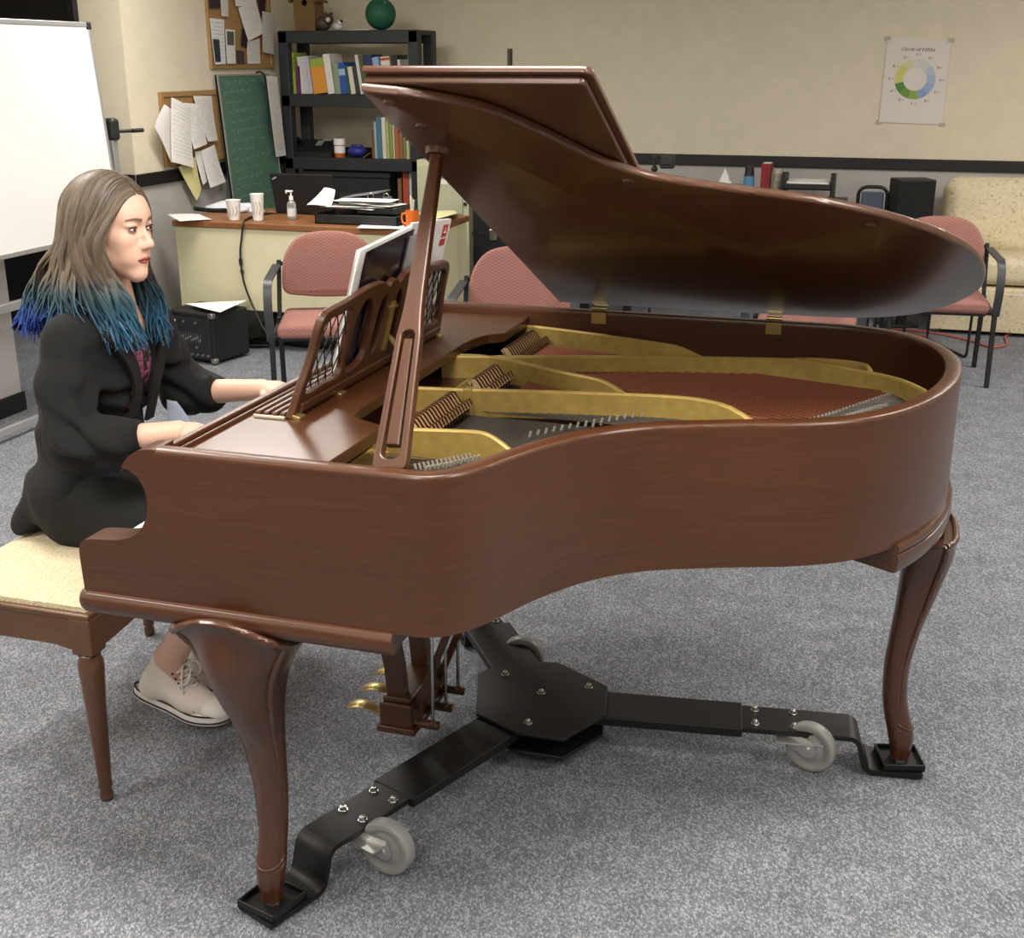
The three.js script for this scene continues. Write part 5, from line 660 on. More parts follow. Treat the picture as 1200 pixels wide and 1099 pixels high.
// ---------- poster ----------
{
  const q = [[1040, 45], [1115, 47], [1104, 146], [1030, 143]].map(([a, b]) => onZ(a, b, ZB + .004)); const tex = canvasTex(700, 940, (g, w, h) => { g.fillStyle = '#e3dcd6'; g.fillRect(0, 0, w, h); g.fillStyle = '#4a4a48'; g.font = 'italic bold 50px serif'; g.textAlign = 'center'; g.fillText('Circle of Fifths', w * .5, 130); const cx = w * .5, cy = h * .47; const cols = ['#d9d6d0', '#cfd2d6', '#bcc6d6', '#a9bad8', '#9db2d8', '#8fa5d0', '#8fae5a', '#6f9a44', '#5c8a4a', '#d9d484', '#d6d27c', '#dad8a8']; for (let k = 0; k < 12; k++) { const a0 = -Math.PI / 2 + (k - .5) * Math.PI / 6, a1 = a0 + Math.PI / 6; g.fillStyle = cols[k]; g.beginPath(); g.arc(cx, cy, 225, a0, a1); g.arc(cx, cy, 130, a1, a0, true); g.closePath(); g.fill(); } g.fillStyle = '#56625c'; g.font = 'bold 40px serif'; ['C', 'G', 'D', 'A', 'E', 'B', 'F♯', 'D♭', 'A♭', 'E♭', 'B♭', 'F'].forEach((s, k) => { const a = -Math.PI / 2 + k * Math.PI / 6; g.fillText(s, cx + Math.cos(a) * 275, cy + Math.sin(a) * 275 + 14); g.fillRect(cx + Math.cos(a) * 275 + 20, cy + Math.sin(a) * 275 - 6, 22, 3); g.fillRect(cx + Math.cos(a) * 275 + 20, cy + Math.sin(a) * 275 + 2, 22, 3); }); });
  const m = mat(0xffffff, .7); m.map = tex; const t = thing('wall_poster', 'white poster of a coloured ring of music keys taped to the wall', 'poster', [q[0].x, q[3].y, ZB + .004], 0, null, true); obj('sheet', sheetGeo(q, V(0, 0, 1), .001, .004), m, t); for (const p of q) obj('tape', box(p.x - .02, p.x + .02, p.y - .012, p.y + .012, ZB + .001, ZB + .009), mat(0xbdb5a4, .6), t);
}
// ---------- stands whose tops show over the piano lid ----------
{
  const t = thing('stand_light', 'black clip-on light on a thin stand in front of the wall rail', 'lamp', [onZ(778, 186, -7.5).x, 0, -7.5]); const y = 1.08; obj('pole', rod(V(-.055, .02, 0), V(-.055, y - .01, 0), .009), M.blackSatin, t); for (let k = 0; k < 3; k++) { const a = k * 2.094 + .4; obj('foot', rod(V(-.055, .14, 0), V(-.055 + Math.cos(a) * .25, .01, Math.sin(a) * .25), .009), M.blackSatin, t); } obj('clamp', [box(-.075, -.03, y + .005, y + .03, -.02, .02, .006), sph(-.055, y - .055, 0, .02, 12)], M.blackPlastic, t); obj('lamp_head', box(-.02, .065, y - .05, y + .035, -.03, .03, .012), mat(0x2a2a2c, .4), t); obj('vent', [0, 1, 2].map(k => box(-.008, .053, y - .03 + k * .02, y - .022 + k * .02, .03, .033))[0], M.blackMatte, t);
  const p = onZ(597.5, 57, -6.9), s = thing('microphone_stand', 'tall thin dark microphone stand rising above the piano lid', 'stand', [p.x, 0, -6.9]); obj('pole', rod(V(0, .02, 0), V(0, p.y - .08, 0), .01), M.blackSatin, s); obj('clip', rod(V(0, p.y - .1, 0), V(0, p.y, 0), .015), mat(0x2a2018, .5), s); for (let k = 0; k < 3; k++) { const a = k * 2.094 + .9; obj('foot', rod(V(0, .12, 0), V(Math.cos(a) * .28, .012, Math.sin(a) * .28), .01), M.blackSatin, s); }
}
// ---------- red extension cord ----------
{ const P = ([a, b]) => onY(a, b, .007); single('extension_cord', 'red extension cord snaking across the carpet by the sofa', 'cord', [tube([[1230, 388], [1200, 388], [1186, 390.5], [1178, 395], [1180, 402], [1176, 405.5], [1160, 406.5], [1140, 400], [1115, 394], [1090, 389.5], [1060, 386.5], [1020, 386]].map(P), .007, 160, 8)], mat(0xb45a50, .6)); single('extension_cord', 'loop of red extension cord on the carpet behind the piano tail', 'cord', [tube([[1085, 394], [1070, 393], [1058, 395], [1062, 400], [1078, 401], [1090, 399]].map(P), .007, 80, 8)], mat(0xb45a50, .6)); }
// ---------- sheet music on the music desk ----------
{
  const a = R(15), n = V(Math.cos(a), -Math.sin(a), 0), on = (px, py, off) => onPlane(px, py, V(-1.094, .985, 0).addScaledVector(n, off), n);
  const dark = canvasTex(256, 256, (g, w, h) => { g.fillStyle = '#1c1620'; g.fillRect(0, 0, w, h); for (let k = 0; k < 60; k++) { g.fillStyle = `rgba(${60 + rnd() * 40},${45 + rnd() * 30},${60 + rnd() * 40},.25)`; g.beginPath(); g.ellipse(rnd() * w, rnd() * h, 8 + rnd() * 40, 5 + rnd() * 18, rnd() * 3, 0, 6.3); g.fill(); } }); const dm = mat(0xffffff, .25, { clearcoat: .6, clearcoatRoughness: .1 }); dm.map = dark;
  const lower = .006;   // books stand on the shelf ledge against the front of the desk
  const uv = (z, s, off) => V(-1.094, .985, 0).add(V(Math.sin(a) * s, Math.cos(a) * s, 0)).addScaledVector(n, off).setZ(z);
  const b1 = thing('sheet_music_book', 'tall music book with a dark glossy cover on the music desk', 'book', [-1.1, .985, -2.45], 0, null, true);
  const Q = (z0, z1_, s0, s1, off) => [uv(z0, s1, off), uv(z1_, s1 + .008, off), uv(z1_, s0, off), uv(z0, s0, off)];
  obj('back_cover', sheetGeo([uv(-2.335, .288, -.015), uv(-2.592, .305, -.015), uv(-2.592, .004, -.015), uv(-2.335, .004, -.015)], n, .003, .0), dm, b1); obj('pages', sheetGeo([uv(-2.31, .292, -.024), uv(-2.595, .31, -.024), uv(-2.595, .004, -.024), uv(-2.31, .004, -.024)], n, .008, 0), M.paper, b1); obj('front_cover', sheetGeo([uv(-2.31, .292, -.027), uv(-2.595, .31, -.027), uv(-2.595, .004, -.027), uv(-2.31, .004, -.027)], n, .002, 0), M.paper, b1);
  const b2 = thing('sheet_music_book', 'white music book with a red square logo on the music desk', 'book', [-1.1, .985, -2.72], 0, null, true);
  obj('pages', sheetGeo([uv(-2.585, .318, -.022), uv(-2.85, .296, -.022), uv(-2.85, .004, -.022), uv(-2.585, .004, -.022)], n, .006, 0), M.paper, b2); obj('cover', sheetGeo([uv(-2.585, .318, -.0158), uv(-2.85, .296, -.0158), uv(-2.85, .004, -.0158), uv(-2.585, .004, -.0158)], n, .0015, 0), mat(0xe6e2e2, .25, { clearcoat: .5 }), b2);
  const rd = mat(0xb02a2c, .5); const lg = obj('logo_block', sheetGeo([uv(-2.80, .288, -.0142), uv(-2.834, .286, -.0142), uv(-2.834, .256, -.0142), uv(-2.80, .257, -.0142)], n, .0008, 0), rd, b2, { label: 'red printed logo block' }); obj('logo_block', sheetGeo([uv(-2.797, .252, -.0142), uv(-2.834, .251, -.0142), uv(-2.834, .234, -.0142), uv(-2.797, .235, -.0142)], n, .0008, 0), rd, b2); obj('logo_mark', [bar(uv(-2.81, .268, -.0132), uv(-2.824, .268, -.0132), .004, .0006, V(0, 1, 0)), bar(uv(-2.817, .268, -.0132), uv(-2.817, .28, -.0132), .004, .0006, V(0, 0, 1))], mat(0xe8c8c4, .6), b2);
  const b3 = thing('sheet_music_book', 'clear folder sleeve leaning between the two music books', 'folder', [-1.1, .985, -2.66], 0, null, true); obj('sleeve', sheetGeo([uv(-2.56, .29, -.011), uv(-2.70, .3, -.011), uv(-2.70, .004, -.011), uv(-2.56, .004, -.011)], n, .001, 0), mat(0xe8e6ea, .15, { transmission: .6, thickness: 0 }), b3); obj('spine', sheetGeo([uv(-2.552, .29, -.0105), uv(-2.562, .292, -.0105), uv(-2.562, .004, -.0105), uv(-2.552, .004, -.0105)], n, .002, 0), mat(0x2a2a30, .4), b3);
}

// ---------- the pianist ----------
function surfaceNets(sdf, lo, hi, cell) {
  const nx = Math.ceil((hi.x - lo.x) / cell) + 1, ny = Math.ceil((hi.y - lo.y) / cell) + 1, nz = Math.ceil((hi.z - lo.z) / cell) + 1; const val = new Float32Array(nx * ny * nz), id = (i, j, k) => (k * ny + j) * nx + i;
  for (let k = 0; k < nz; k++) for (let j = 0; j < ny; j++) for (let i = 0; i < nx; i++) val[id(i, j, k)] = sdf(lo.x + i * cell, lo.y + j * cell, lo.z + k * cell);
  const vid = new Int32Array(nx * ny * nz).fill(-1), pos = []; const cs = [[0, 0, 0], [1, 0, 0], [0, 1, 0], [1, 1, 0], [0, 0, 1], [1, 0, 1], [0, 1, 1], [1, 1, 1]], es = [[0, 1], [2, 3], [4, 5], [6, 7], [0, 2], [1, 3], [4, 6], [5, 7], [0, 4], [1, 5], [2, 6], [3, 7]];
  for (let k = 0; k < nz - 1; k++) for (let j = 0; j < ny - 1; j++) for (let i = 0; i < nx - 1; i++) { let m = 0; const v = cs.map(([a, b, c], q) => { const x = val[id(i + a, j + b, k + c)]; if (x < 0) m |= 1 << q; return x; }); if (m === 0 || m === 255) continue; let n = 0, x = 0, y = 0, z = 0; for (const [a, b] of es) { if ((v[a] < 0) === (v[b] < 0)) continue; const t = v[a] / (v[a] - v[b]); x += lerp(cs[a][0], cs[b][0], t); y += lerp(cs[a][1], cs[b][1], t); z += lerp(cs[a][2], cs[b][2], t); n++; } vid[id(i, j, k)] = pos.length / 3; pos.push(lo.x + (i + x / n) * cell, lo.y + (j + y / n) * cell, lo.z + (k + z / n) * cell); }
  const idx = []; const quad = (a, b, c, d, flip) => { if (a < 0 || b < 0 || c < 0 || d < 0) return; if (flip) idx.push(a, c, b, b, c, d); else idx.push(a, b, c, b, d, c); };
  for (let k = 1; k < nz - 1; k++) for (let j = 1; j < ny - 1; j++) for (let i = 1; i < nx - 1; i++) { const s = val[id(i, j, k)] < 0; if (s !== val[id(i + 1, j, k)] < 0) quad(vid[id(i, j - 1, k - 1)], vid[id(i, j, k - 1)], vid[id(i, j - 1, k)], vid[id(i, j, k)], !s); if (s !== val[id(i, j + 1, k)] < 0) quad(vid[id(i - 1, j, k - 1)], vid[id(i - 1, j, k)], vid[id(i, j, k - 1)], vid[id(i, j, k)], !s); if (s !== val[id(i, j, k + 1)] < 0) quad(vid[id(i - 1, j - 1, k)], vid[id(i, j - 1, k)], vid[id(i - 1, j, k)], vid[id(i, j, k)], !s); }
  const nor = new Float32Array(pos.length), e = cell * .6; for (let q = 0; q < pos.length; q += 3) { const x = pos[q], y = pos[q + 1], z = pos[q + 2]; let a = sdf(x + e, y, z) - sdf(x - e, y, z), b = sdf(x, y + e, z) - sdf(x, y - e, z), c = sdf(x, y, z + e) - sdf(x, y, z - e); const L = Math.hypot(a, b, c) || 1; nor[q] = a / L; nor[q + 1] = b / L; nor[q + 2] = c / L; }
  const g = new THREE.BufferGeometry(); g.setAttribute('position', new THREE.Float32BufferAttribute(pos, 3)); g.setAttribute('normal', new THREE.BufferAttribute(nor, 3)); g.setIndex(idx); return g;
}
// distance to a tapered capsule / ellipsoid, joined by a smooth minimum
const cap = (a, b, ra, rb = ra) => { const dx = b[0] - a[0], dy = b[1] - a[1], dz = b[2] - a[2], L2 = dx * dx + dy * dy + dz * dz || 1e-9; return (x, y, z) => { const px = x - a[0], py = y - a[1], pz = z - a[2], t = clamp((px * dx + py * dy + pz * dz) / L2, 0, 1); return Math.hypot(px - t * dx, py - t * dy, pz - t * dz) - lerp(ra, rb, t); }; };
const ell = (c, r) => (x, y, z) => { const px = (x - c[0]) / r[0], py = (y - c[1]) / r[1], pz = (z - c[2]) / r[2], k0 = Math.hypot(px, py, pz), k1 = Math.hypot(px / r[0], py / r[1], pz / r[2]) || 1e-9; return k0 * (k0 - 1) / k1; };
const smin = (a, b, k) => { const h = Math.max(k - Math.abs(a - b), 0) / k; return Math.min(a, b) - h * h * k * .25; };
const smax = (a, b, k) => -smin(-a, -b, k);
const blend = (list, k) => (x, y, z) => { let d = 1e9; for (const f of list) d = smin(d, f(x, y, z), k); return d; };
const A = (x, y, z) => [x, y, z];
const HC = V(-1.742, 1.276, -2.481), HP = R(-3), HR = R(1.4), HY = R(1.3);
const hf = V(Math.cos(HY), 0, Math.sin(HY)), hr0 = V(-Math.sin(HY), 0, Math.cos(HY)); const hF = hf.clone().multiplyScalar(Math.cos(HP)).add(V(0, Math.sin(HP), 0)), hU0 = hf.clone().multiplyScalar(-Math.sin(HP)).add(V(0, Math.cos(HP), 0)), hRt = hr0.clone().multiplyScalar(Math.cos(HR)).addScaledVector(hU0, Math.sin(HR)), hU = hr0.clone().multiplyScalar(-Math.sin(HR)).addScaledVector(hU0, Math.cos(HR));
const head = (f, u, r) => HC.clone().addScaledVector(hF, f).addScaledVector(hU, u).addScaledVector(hRt, r);
const J = { pel: A(-1.865, .61, -2.49), waist: A(-1.872, .77, -2.49), chest: A(-1.82, .93, -2.49), upper: A(-1.78, 1.025, -2.49), neck: A(-1.768, 1.1, -2.487), rs: A(-1.79, 1.025, -2.345), ls: A(-1.785, 1.03, -2.64), re: A(-1.755, .805, -2.27), le: A(-1.745, .81, -2.735), rw: A(-1.5, .845, -2.315), lw: A(-1.5, .845, -2.71), rh: A(-1.85, .6, -2.4), lh: A(-1.85, .6, -2.58), rk: A(-1.42, .575, -2.375), lk: A(-1.42, .575, -2.6), ra: A(-1.676, .186, -2.45), la: A(-1.658, .15, -2.6) };
{
  const person = thing('person', 'person in a black blazer with blue-tipped brown hair, seated playing the piano', 'person', [-1.86, 0, -2.49], 0, null, true);
  const skin = mat(0xe4b8a2, .5);
  // --- body: torso, limbs, hands, head
  const lims = [cap(J.pel, J.waist, .085, .08), cap(J.waist, J.chest, .085, .095), cap(J.chest, J.upper, .095, .075), cap(J.upper, J.neck, .06, .046), cap(J.neck, head(-.015, -.05, 0).toArray(), .047, .045), cap(J.upper, J.rs, .055, .045), cap(J.upper, J.ls, .055, .045), cap(J.rs, J.re, .043, .036), cap(J.ls, J.le, .043, .036), cap(J.re, J.rw, .037, .026), cap(J.le, J.lw, .037, .026), cap(J.pel, J.rh, .075, .07), cap(J.pel, J.lh, .075, .07), cap(J.rh, J.rk, .066, .054), cap(J.lh, J.lk, .066, .054), cap(J.rk, A(-1.5, .42, -2.39), .054, .052), cap(A(-1.5, .42, -2.39), J.ra, .052, .035), cap(J.lk, A(-1.49, .4, -2.6), .054, .052), cap(A(-1.49, .4, -2.6), J.la, .052, .035), cap(J.ra, A(-1.66, .12, -2.45), .03, .022), cap(J.la, A(-1.65, .08, -2.6), .03, .022)];
  const bodyG = surfaceNets(blend(lims, .035), V(-2.06, .0, -2.86), V(-1.3, 1.2, -2.14), .011);
  // head: skull, face, jaw, nose, brow, eye sockets
  const hs = [ell([-.01, .022, 0], [.091, .086, .074]), ell([.028, -.03, 0], [.058, .083, .053]), cap([.004, -.06, .04], [.064, -.1, .004], .019, .014), cap([.004, -.06, -.04], [.064, -.1, -.004], .019, .014), cap([.0685, -.102, .004], [.0685, -.102, -.004], .0155), cap([.056, -.022, .032], [.052, -.056, .023], .0235, .02), cap([.056, -.022, -.032], [.052, -.056, -.023], .0235, .02), cap([.064, .027, .033], [.068, .028, 0], .0155, .0165), cap([.064, .027, -.033], [.068, .028, 0], .0155, .0165), ell([.018, .045, 0], [.07, .052, .06]), cap([.066, -.063, .012], [.066, -.063, -.012], .021), cap([-.025, -.06, 0], [-.035, -.2, .002], .044, .05)];
  const hb = blend(hs, .022), nose = blend([cap([.08, .014, 0], [.1, -.026, 0], .0075, .0095), ell([.102, -.033, 0], [.0105, .0095, .0105]), ell([.093, -.037, .0105], [.0085, .0075, .0065]), ell([.093, -.037, -.0105], [.0085, .0075, .0065])], .01), lips = blend([cap([.0795, -.0655, .016], [.0845, -.063, 0], .004, .0062), cap([.0795, -.0655, -.016], [.0845, -.063, 0], .004, .0062), cap([.079, -.0725, .013], [.083, -.0748, 0], .004, .0066), cap([.079, -.0725, -.013], [.083, -.0748, 0], .004, .0066)], .004);
  const faceSdf = (f, u, r) => { let d = hb(f, u, r); d = smin(d, nose(f, u, r), .012); for (const s of [-1, 1]) { d = smax(d, -(Math.hypot((f - .096) / 1.0, (u - .005) / .8, (r - s * .0315) / 1.3) * .95 - .0145), .016); d = smin(d, Math.hypot((f - .0735) / 1.0, (u - .0115) * 1.5, (r - s * .0315) * .78) - .0122, .006); } d = smin(d, lips(f, u, r), .007); return d; };
  const surf = (u, r) => { let f = .14; for (let k = 0; k < 200; k++) { const d = faceSdf(f, u, r); if (d < .0002) break; f -= Math.max(d * .6, .0004); if (f < 0) break; } return f; };
  const inv = new THREE.Matrix4().makeBasis(hF, hU, hRt).setPosition(HC); const headG = surfaceNets(faceSdf, V(-.115, -.19, -.1), V(.125, .145, .1), .0032).applyMatrix4(inv);
  if (globalThis.PROFILE) for (let u = .08; u > -.125; u -= .008) console.log(u.toFixed(3), surf(u, 0).toFixed(4), surf(u, .03).toFixed(4));
  // hands: palm and five jointed fingers resting on the keys
  function hand(w, side) { // side +1: thumb towards -z (right hand)
    const P = (f, u, s) => A(w[0] + f, w[1] + u, w[2] + s * side); const list = [cap(P(0, 0, 0), P(.035, .004, 0), .025, .022), cap(P(.03, .004, .022), P(.085, -.004, .028), .0135, .0125), cap(P(.03, .004, 0), P(.09, -.002, .008), .0145, .0125), cap(P(.03, .004, -.018), P(.085, -.003, -.012), .0135, .012), cap(P(.028, .002, -.024), P(.076, -.006, -.03), .012, .011)];
    const fl = [[.085, .028, .03, .024], [.09, .008, .034, .027], [.085, -.012, .031, .025], [.076, -.03, .025, .02]]; const y0 = w[1]; const fin = []; for (const [f, s, a, b] of fl) { const k = s; fin.push(cap(P(f, -.003, k), P(f + a, .003, k * 1.08), .0088, .0082), cap(P(f + a, .003, k * 1.08), P(f + a + b * .75, -.016, k * 1.12), .0082, .0076), cap(P(f + a + b * .75, -.016, k * 1.12), P(f + a + b * .95, -.036, k * 1.12), .0076, .0068)); } fin.push(cap(P(.012, -.006, .024), P(.045, -.018, .05), .0125, .0105), cap(P(.045, -.018, .05), P(.082, -.03, .06), .0105, .0085));
    const pb = blend(list, .014); const sd = (x, y, z) => { let d = pb(x, y, z); for (const q of fin) d = smin(d, q(x, y, z), .005); return d; }; return surfaceNets(sd, V(w[0] - .03, w[1] - .06, w[2] - .085), V(w[0] + .18, w[1] + .045, w[2] + .085), .0035); }
  const body = obj('body', [bodyG, headG, hand([J.rw[0] + .005, J.rw[1] - .002, J.rw[2]], -1), hand([J.lw[0] + .005, J.lw[1] - .002, J.lw[2]], 1)], skin, person, { label: 'fair skin' });
  // eyes, brows, lips
  const white = mat(0xe6e0da, .25), iris = mat(0x2c2018, .2), browm = mat(0x6a5040, .85), lipm = mat(0xa0554c, .5);
  for (const s of [-1, 1]) {
    const place = (g, f, u, r) => g.applyMatrix4(new THREE.Matrix4().makeBasis(hF, hU, hRt)).translate(...head(f, u, r).toArray());
    const e = obj('eye', place(new THREE.SphereGeometry(1, 28, 18).scale(.0075, .0062, .0125), .0805, .0035, s * .0315), white, body);
    obj('iris', place(new THREE.SphereGeometry(1, 18, 12).scale(.003, .0054, .0054), .0864, .0035, s * .0315 + .0012), iris, e);
    const up = [], low = []; for (let k = 0; k <= 12; k++) { const t = k / 12 * 2 - 1, o = s * t; up.push(head(.0885 - .0085 * t * t, .0042 + .0042 * (1 - t * t) + .001 * o, s * .0315 + t * .0132)); low.push(head(.0872 - .0075 * t * t, .0022 - .0042 * (1 - t * t) + .001 * o, s * .0315 + t * .0128)); }
    obj('eyelid', tube(up, .0021, 24, 6), mat(0x3c2826, .7), body, { label: 'dark upper lashes' }); obj('eyelid', tube(low, .0014, 24, 6), mat(0x9a6a5c, .6), body);
    const bp = []; for (let k = 0; k <= 8; k++) { const t = k / 8; { const bu = .0232 + .006 * Math.sin(t * 2.3) - .004 * t, br = s * (.0125 + t * .037); bp.push(head(surf(bu, br) + .0004, bu, br)); } }
    obj('eyebrow', sweep(bp, [u => { const w = .0032 * (1 - .65 * u); return [[-.0014, -w], [-.0014, w], [.0014, w], [.0014, -w]]; }], hU), browm, body);
  }
  // lips: thin coloured skins that follow the face
  const lipSkin = (rows) => { const n = 28, pos = [], idx = []; for (let i = 0; i <= n; i++) { const t = i / n * 2 - 1; for (let j = 0; j <= 5; j++) { const v = j / 5, u = rows(t, v), r = t * .0235, f = surf(u, r) + .0007 + .0012 * Math.sin(v * Math.PI) * (1 - t * t); pos.push(...head(f, u, r).toArray()); } } for (let i = 0; i < n; i++) for (let j = 0; j < 5; j++) { const a = i * 6 + j, b = a + 6; idx.push(a, a + 1, b, a + 1, b + 1, b); } const g = new THREE.BufferGeometry(); g.setAttribute('position', new THREE.Float32BufferAttribute(pos, 3)); g.setIndex(idx); g.computeVertexNormals(); return g; };
  const line = t => -.0692 + .0012 * t * t * 1.2; lipm.side = THREE.DoubleSide;
  obj('lip', lipSkin((t, v) => lerp(line(t), -.0617 + .0012 * Math.cos(t * 9) * (Math.abs(t) < .35 ? -1 : 0) - .0062 * Math.pow(Math.abs(t), 2.2), v)), lipm, body, { label: 'upper lip' });
  obj('lip', lipSkin((t, v) => lerp(line(t), -.0775 + .0075 * Math.pow(Math.abs(t), 2.4), v)), lipm, body, { label: 'lower lip' });
  { const L = []; for (let k = 0; k <= 16; k++) { const t = k / 8 - 1; L.push(head(surf(line(t), t * .024) + .0012, line(t), t * .024)); } obj('mouth_line', tube(L, .0008, 30, 5), mat(0x4a2422, .7), body); }
  // --- clothing
  const fold = (x, y, z) => .005 * Math.sin(x * 34 - y * 22 + 5 * Math.sin(z * 20)) * smooth(.72, .6, y) + .0045 * Math.sin(y * 46 + x * 30 + 8 * Math.sin(z * 14)) * smooth(.55, .7, y) + .008 * Math.sin(x * 70 + y * 95 + z * 25) * Math.exp(-((x + 1.71) ** 2 + (y - .84) ** 2) / .01);
  const top = blend([cap(J.pel, J.waist, .125, .112), cap(J.waist, J.chest, .112, .12), ell([-1.81, .955, -2.49], [.125, .13, .155]), cap(A(-1.78, 1.045, -2.46), J.rs, .062, .056), cap(A(-1.78, 1.045, -2.52), J.ls, .062, .056)], .05);
  const rm = A(-1.785, .93, -2.3);
  const sleeves = blend([cap(J.rs, rm, .057, .06), cap(rm, J.re, .06, .057), cap(J.re, A(lerp(J.re[0], J.rw[0], .55), lerp(J.re[1], J.rw[1], .55), lerp(J.re[2], J.rw[2], .55)), .054, .047), cap(J.ls, J.le, .06, .054), cap(J.le, A(lerp(J.le[0], J.lw[0], .38), lerp(J.le[1], J.lw[1], .38), lerp(J.le[2], J.lw[2], .38)), .054, .048)], .025);
  const cuffR = (x, y, z) => { const t = [J.rw[0] - J.re[0], J.rw[1] - J.re[1], J.rw[2] - J.re[2]], L = Math.hypot(...t); return z > -2.49 && x > -1.72 ? ((x - J.re[0]) * t[0] + (y - J.re[1]) * t[1] + (z - J.re[2]) * t[2]) / L - L * .66 : -1; };
  const cuffL = (x, y, z) => { const t = [J.lw[0] - J.le[0], J.lw[1] - J.le[1], J.lw[2] - J.le[2]], L = Math.hypot(...t); return z < -2.6 && x > -1.72 ? ((x - J.le[0]) * t[0] + (y - J.le[1]) * t[1] + (z - J.le[2]) * t[2]) / L - L * .44 : -1; };
  const tail = blend([ell([-1.875, .62, -2.49], [.135, .125, .195]), cap(A(-1.96, .62, -2.41), A(-2.012, .535, -2.38), .035, .018), cap(A(-1.96, .62, -2.57), A(-2.012, .535, -2.6), .035, .018), cap(A(-2.01, .54, -2.39), A(-2.01, .54, -2.59), .02)], .06);
  const blazer = (x, y, z) => { let d = smin(top(x, y, z), sleeves(x, y, z), .03); d = smin(d, tail(x, y, z), .05) - fold(x, y, z); d = smax(d, cuffR(x, y, z), .006); d = smax(d, cuffL(x, y, z), .006); const half = .035 + .12 * smooth(1.0, 1.15, y) + .02 * smooth(.85, .65, y); if (x > -1.8) d = smax(d, -(Math.abs(z + 2.485) - half + Math.max(0, -(x + 1.755)) * 2), .008); d = smax(d, .515 - y, .01); d = smax(d, y - 1.115 - .0 * x, .02); return d; };
  const cloth = mat(0x131314, .95);
  const bl = obj('blazer', surfaceNets(blazer, V(-2.1, .5, -2.86), V(-1.5, 1.15, -2.12), .009), cloth, person, { label: 'black blazer with pushed-up sleeves' });
  for (const [z0, z1_] of [[-2.445, -2.415], [-2.525, -2.555]]) obj('lapel', sweep(splinePts([[-1.715, 1.05, z0 + (z1_ - z0) * 2.2], [-1.683, .98, z1_], [-1.688, .9, z0], [-1.72, .8, z0]], 16), [[-.016, -.004], [-.016, .004], [.016, .004], [.016, -.004]], V(1, 0, 0)), cloth, bl);
  // floral top under the open blazer
  const flower = dataTex(256, 256, (u, v) => { const n = fbm(u, v, 14, 14, 2, 77), m = fbm(u, v, 30, 30, 2, 99); return n > .52 ? (m > .5 ? [.62, .36, .46] : [.46, .2, .31]) : [.11, .06, .09]; }, true, .16);
  const shirt = blend([cap(J.pel, J.waist, .108, .1), cap(J.waist, J.chest, .1, .108), ell([-1.81, .975, -2.49], [.115, .12, .125])], .05); const fm = mat(0xffffff, .9, { map: flower });
  obj('floral_top', surfaceNets((x, y, z) => smax(smax(shirt(x, y, z), y - 1.085, .01), .56 - y, .01), V(-2.0, .54, -2.66), V(-1.66, 1.1, -2.32), .011), fm, person, { label: 'dark top with pink flowers' });
  { const q = [[196, 468], [207, 470], [230, 500], [199, 502]].map(([a, b]) => onZ(a, b, -2.46)); obj('lining_flap', sheetGeo(q, V(0, 0, 1), .003, .01), mat(0x8b93a4, .8), bl, { label: 'grey-blue lining turned out at the blazer front' }); }
  // skirt over hips and thighs, hanging in front of the bench
  const skirtS = blend([ell([-1.86, .59, -2.49], [.12, .09, .165]), cap(A(-1.85, .6, -2.395), A(-1.45, .58, -2.37), .1, .078), cap(A(-1.85, .6, -2.585), A(-1.45, .58, -2.6), .1, .078), cap(A(-1.8, .575, -2.49), A(-1.45, .575, -2.49), .09, .07), cap(A(-1.545, .5, -2.3), A(-1.545, .42, -2.3), .03, .024), cap(A(-1.545, .5, -2.42), A(-1.54, .4, -2.42), .03, .024), cap(A(-1.545, .5, -2.54), A(-1.54, .41, -2.54), .03, .024), cap(A(-1.545, .5, -2.64), A(-1.54, .42, -2.64), .03, .024)], .05);
  obj('skirt', surfaceNets((x, y, z) => { let d = skirtS(x, y, z) - .003 * Math.sin(z * 90 + y * 20); if (x < -1.595) d = smax(d, .512 - y, .006); return d; }, V(-2.1, .36, -2.76), V(-1.34, .76, -2.22), .01), mat(0x121213, .95), person, { label: 'black skirt' });
  // shoes
  const canvasM = mat(0xf0e4dc, .85), rubber = mat(0xf4f0ea, .5), stripe = mat(0x2a2430, .6), lace = mat(0xefeae6, .8);
  function shoe(heel, toe, dz, ank) {
    const a = V(...heel), b = V(...toe), d = b.clone().sub(a), L = d.length(); d.normalize(); const s = V(0, 0, 1).addScaledVector(d, -d.z).normalize(), u = s.clone().cross(d).normalize(); const mt = new THREE.Matrix4().makeBasis(d, u, s).setPosition(a); const T = g => g.applyMatrix4(mt);
    // local: l along the foot from heel, h up, w across
    const outline = []; for (let k = 0; k < 40; k++) { const t = k / 40 * Math.PI * 2, l = .5 - .5 * Math.cos(t); const w = (.031 + .014 * smooth(.35, .75, l)) * Math.pow(Math.max(0, 1 - Math.pow(Math.abs(2 * l - 1), 4.2)), .55); outline.push([l * L, (t < Math.PI ? 1 : -1) * w]); }
    const sh = shapeOf(outline.map(([x, y]) => [x, -y])); const bend = g => { const p = g.attributes.position; for (let i = 0; i < p.count; i++) { const l = p.getX(i) / L; p.setY(i, p.getY(i) + .022 * Math.pow(Math.max(0, l - .62) / .38, 1.3) * (a.y > .03 ? 1 : .35)); } g.computeVertexNormals(); return g; };
    const r = obj('shoe', T(crease(bend(extrude(sh, .028, .003, 2).rotateX(-Math.PI / 2).translate(0, -.006, 0)), 50)), rubber, person, { label: 'white rubber sole and toe of a canvas sneaker' });
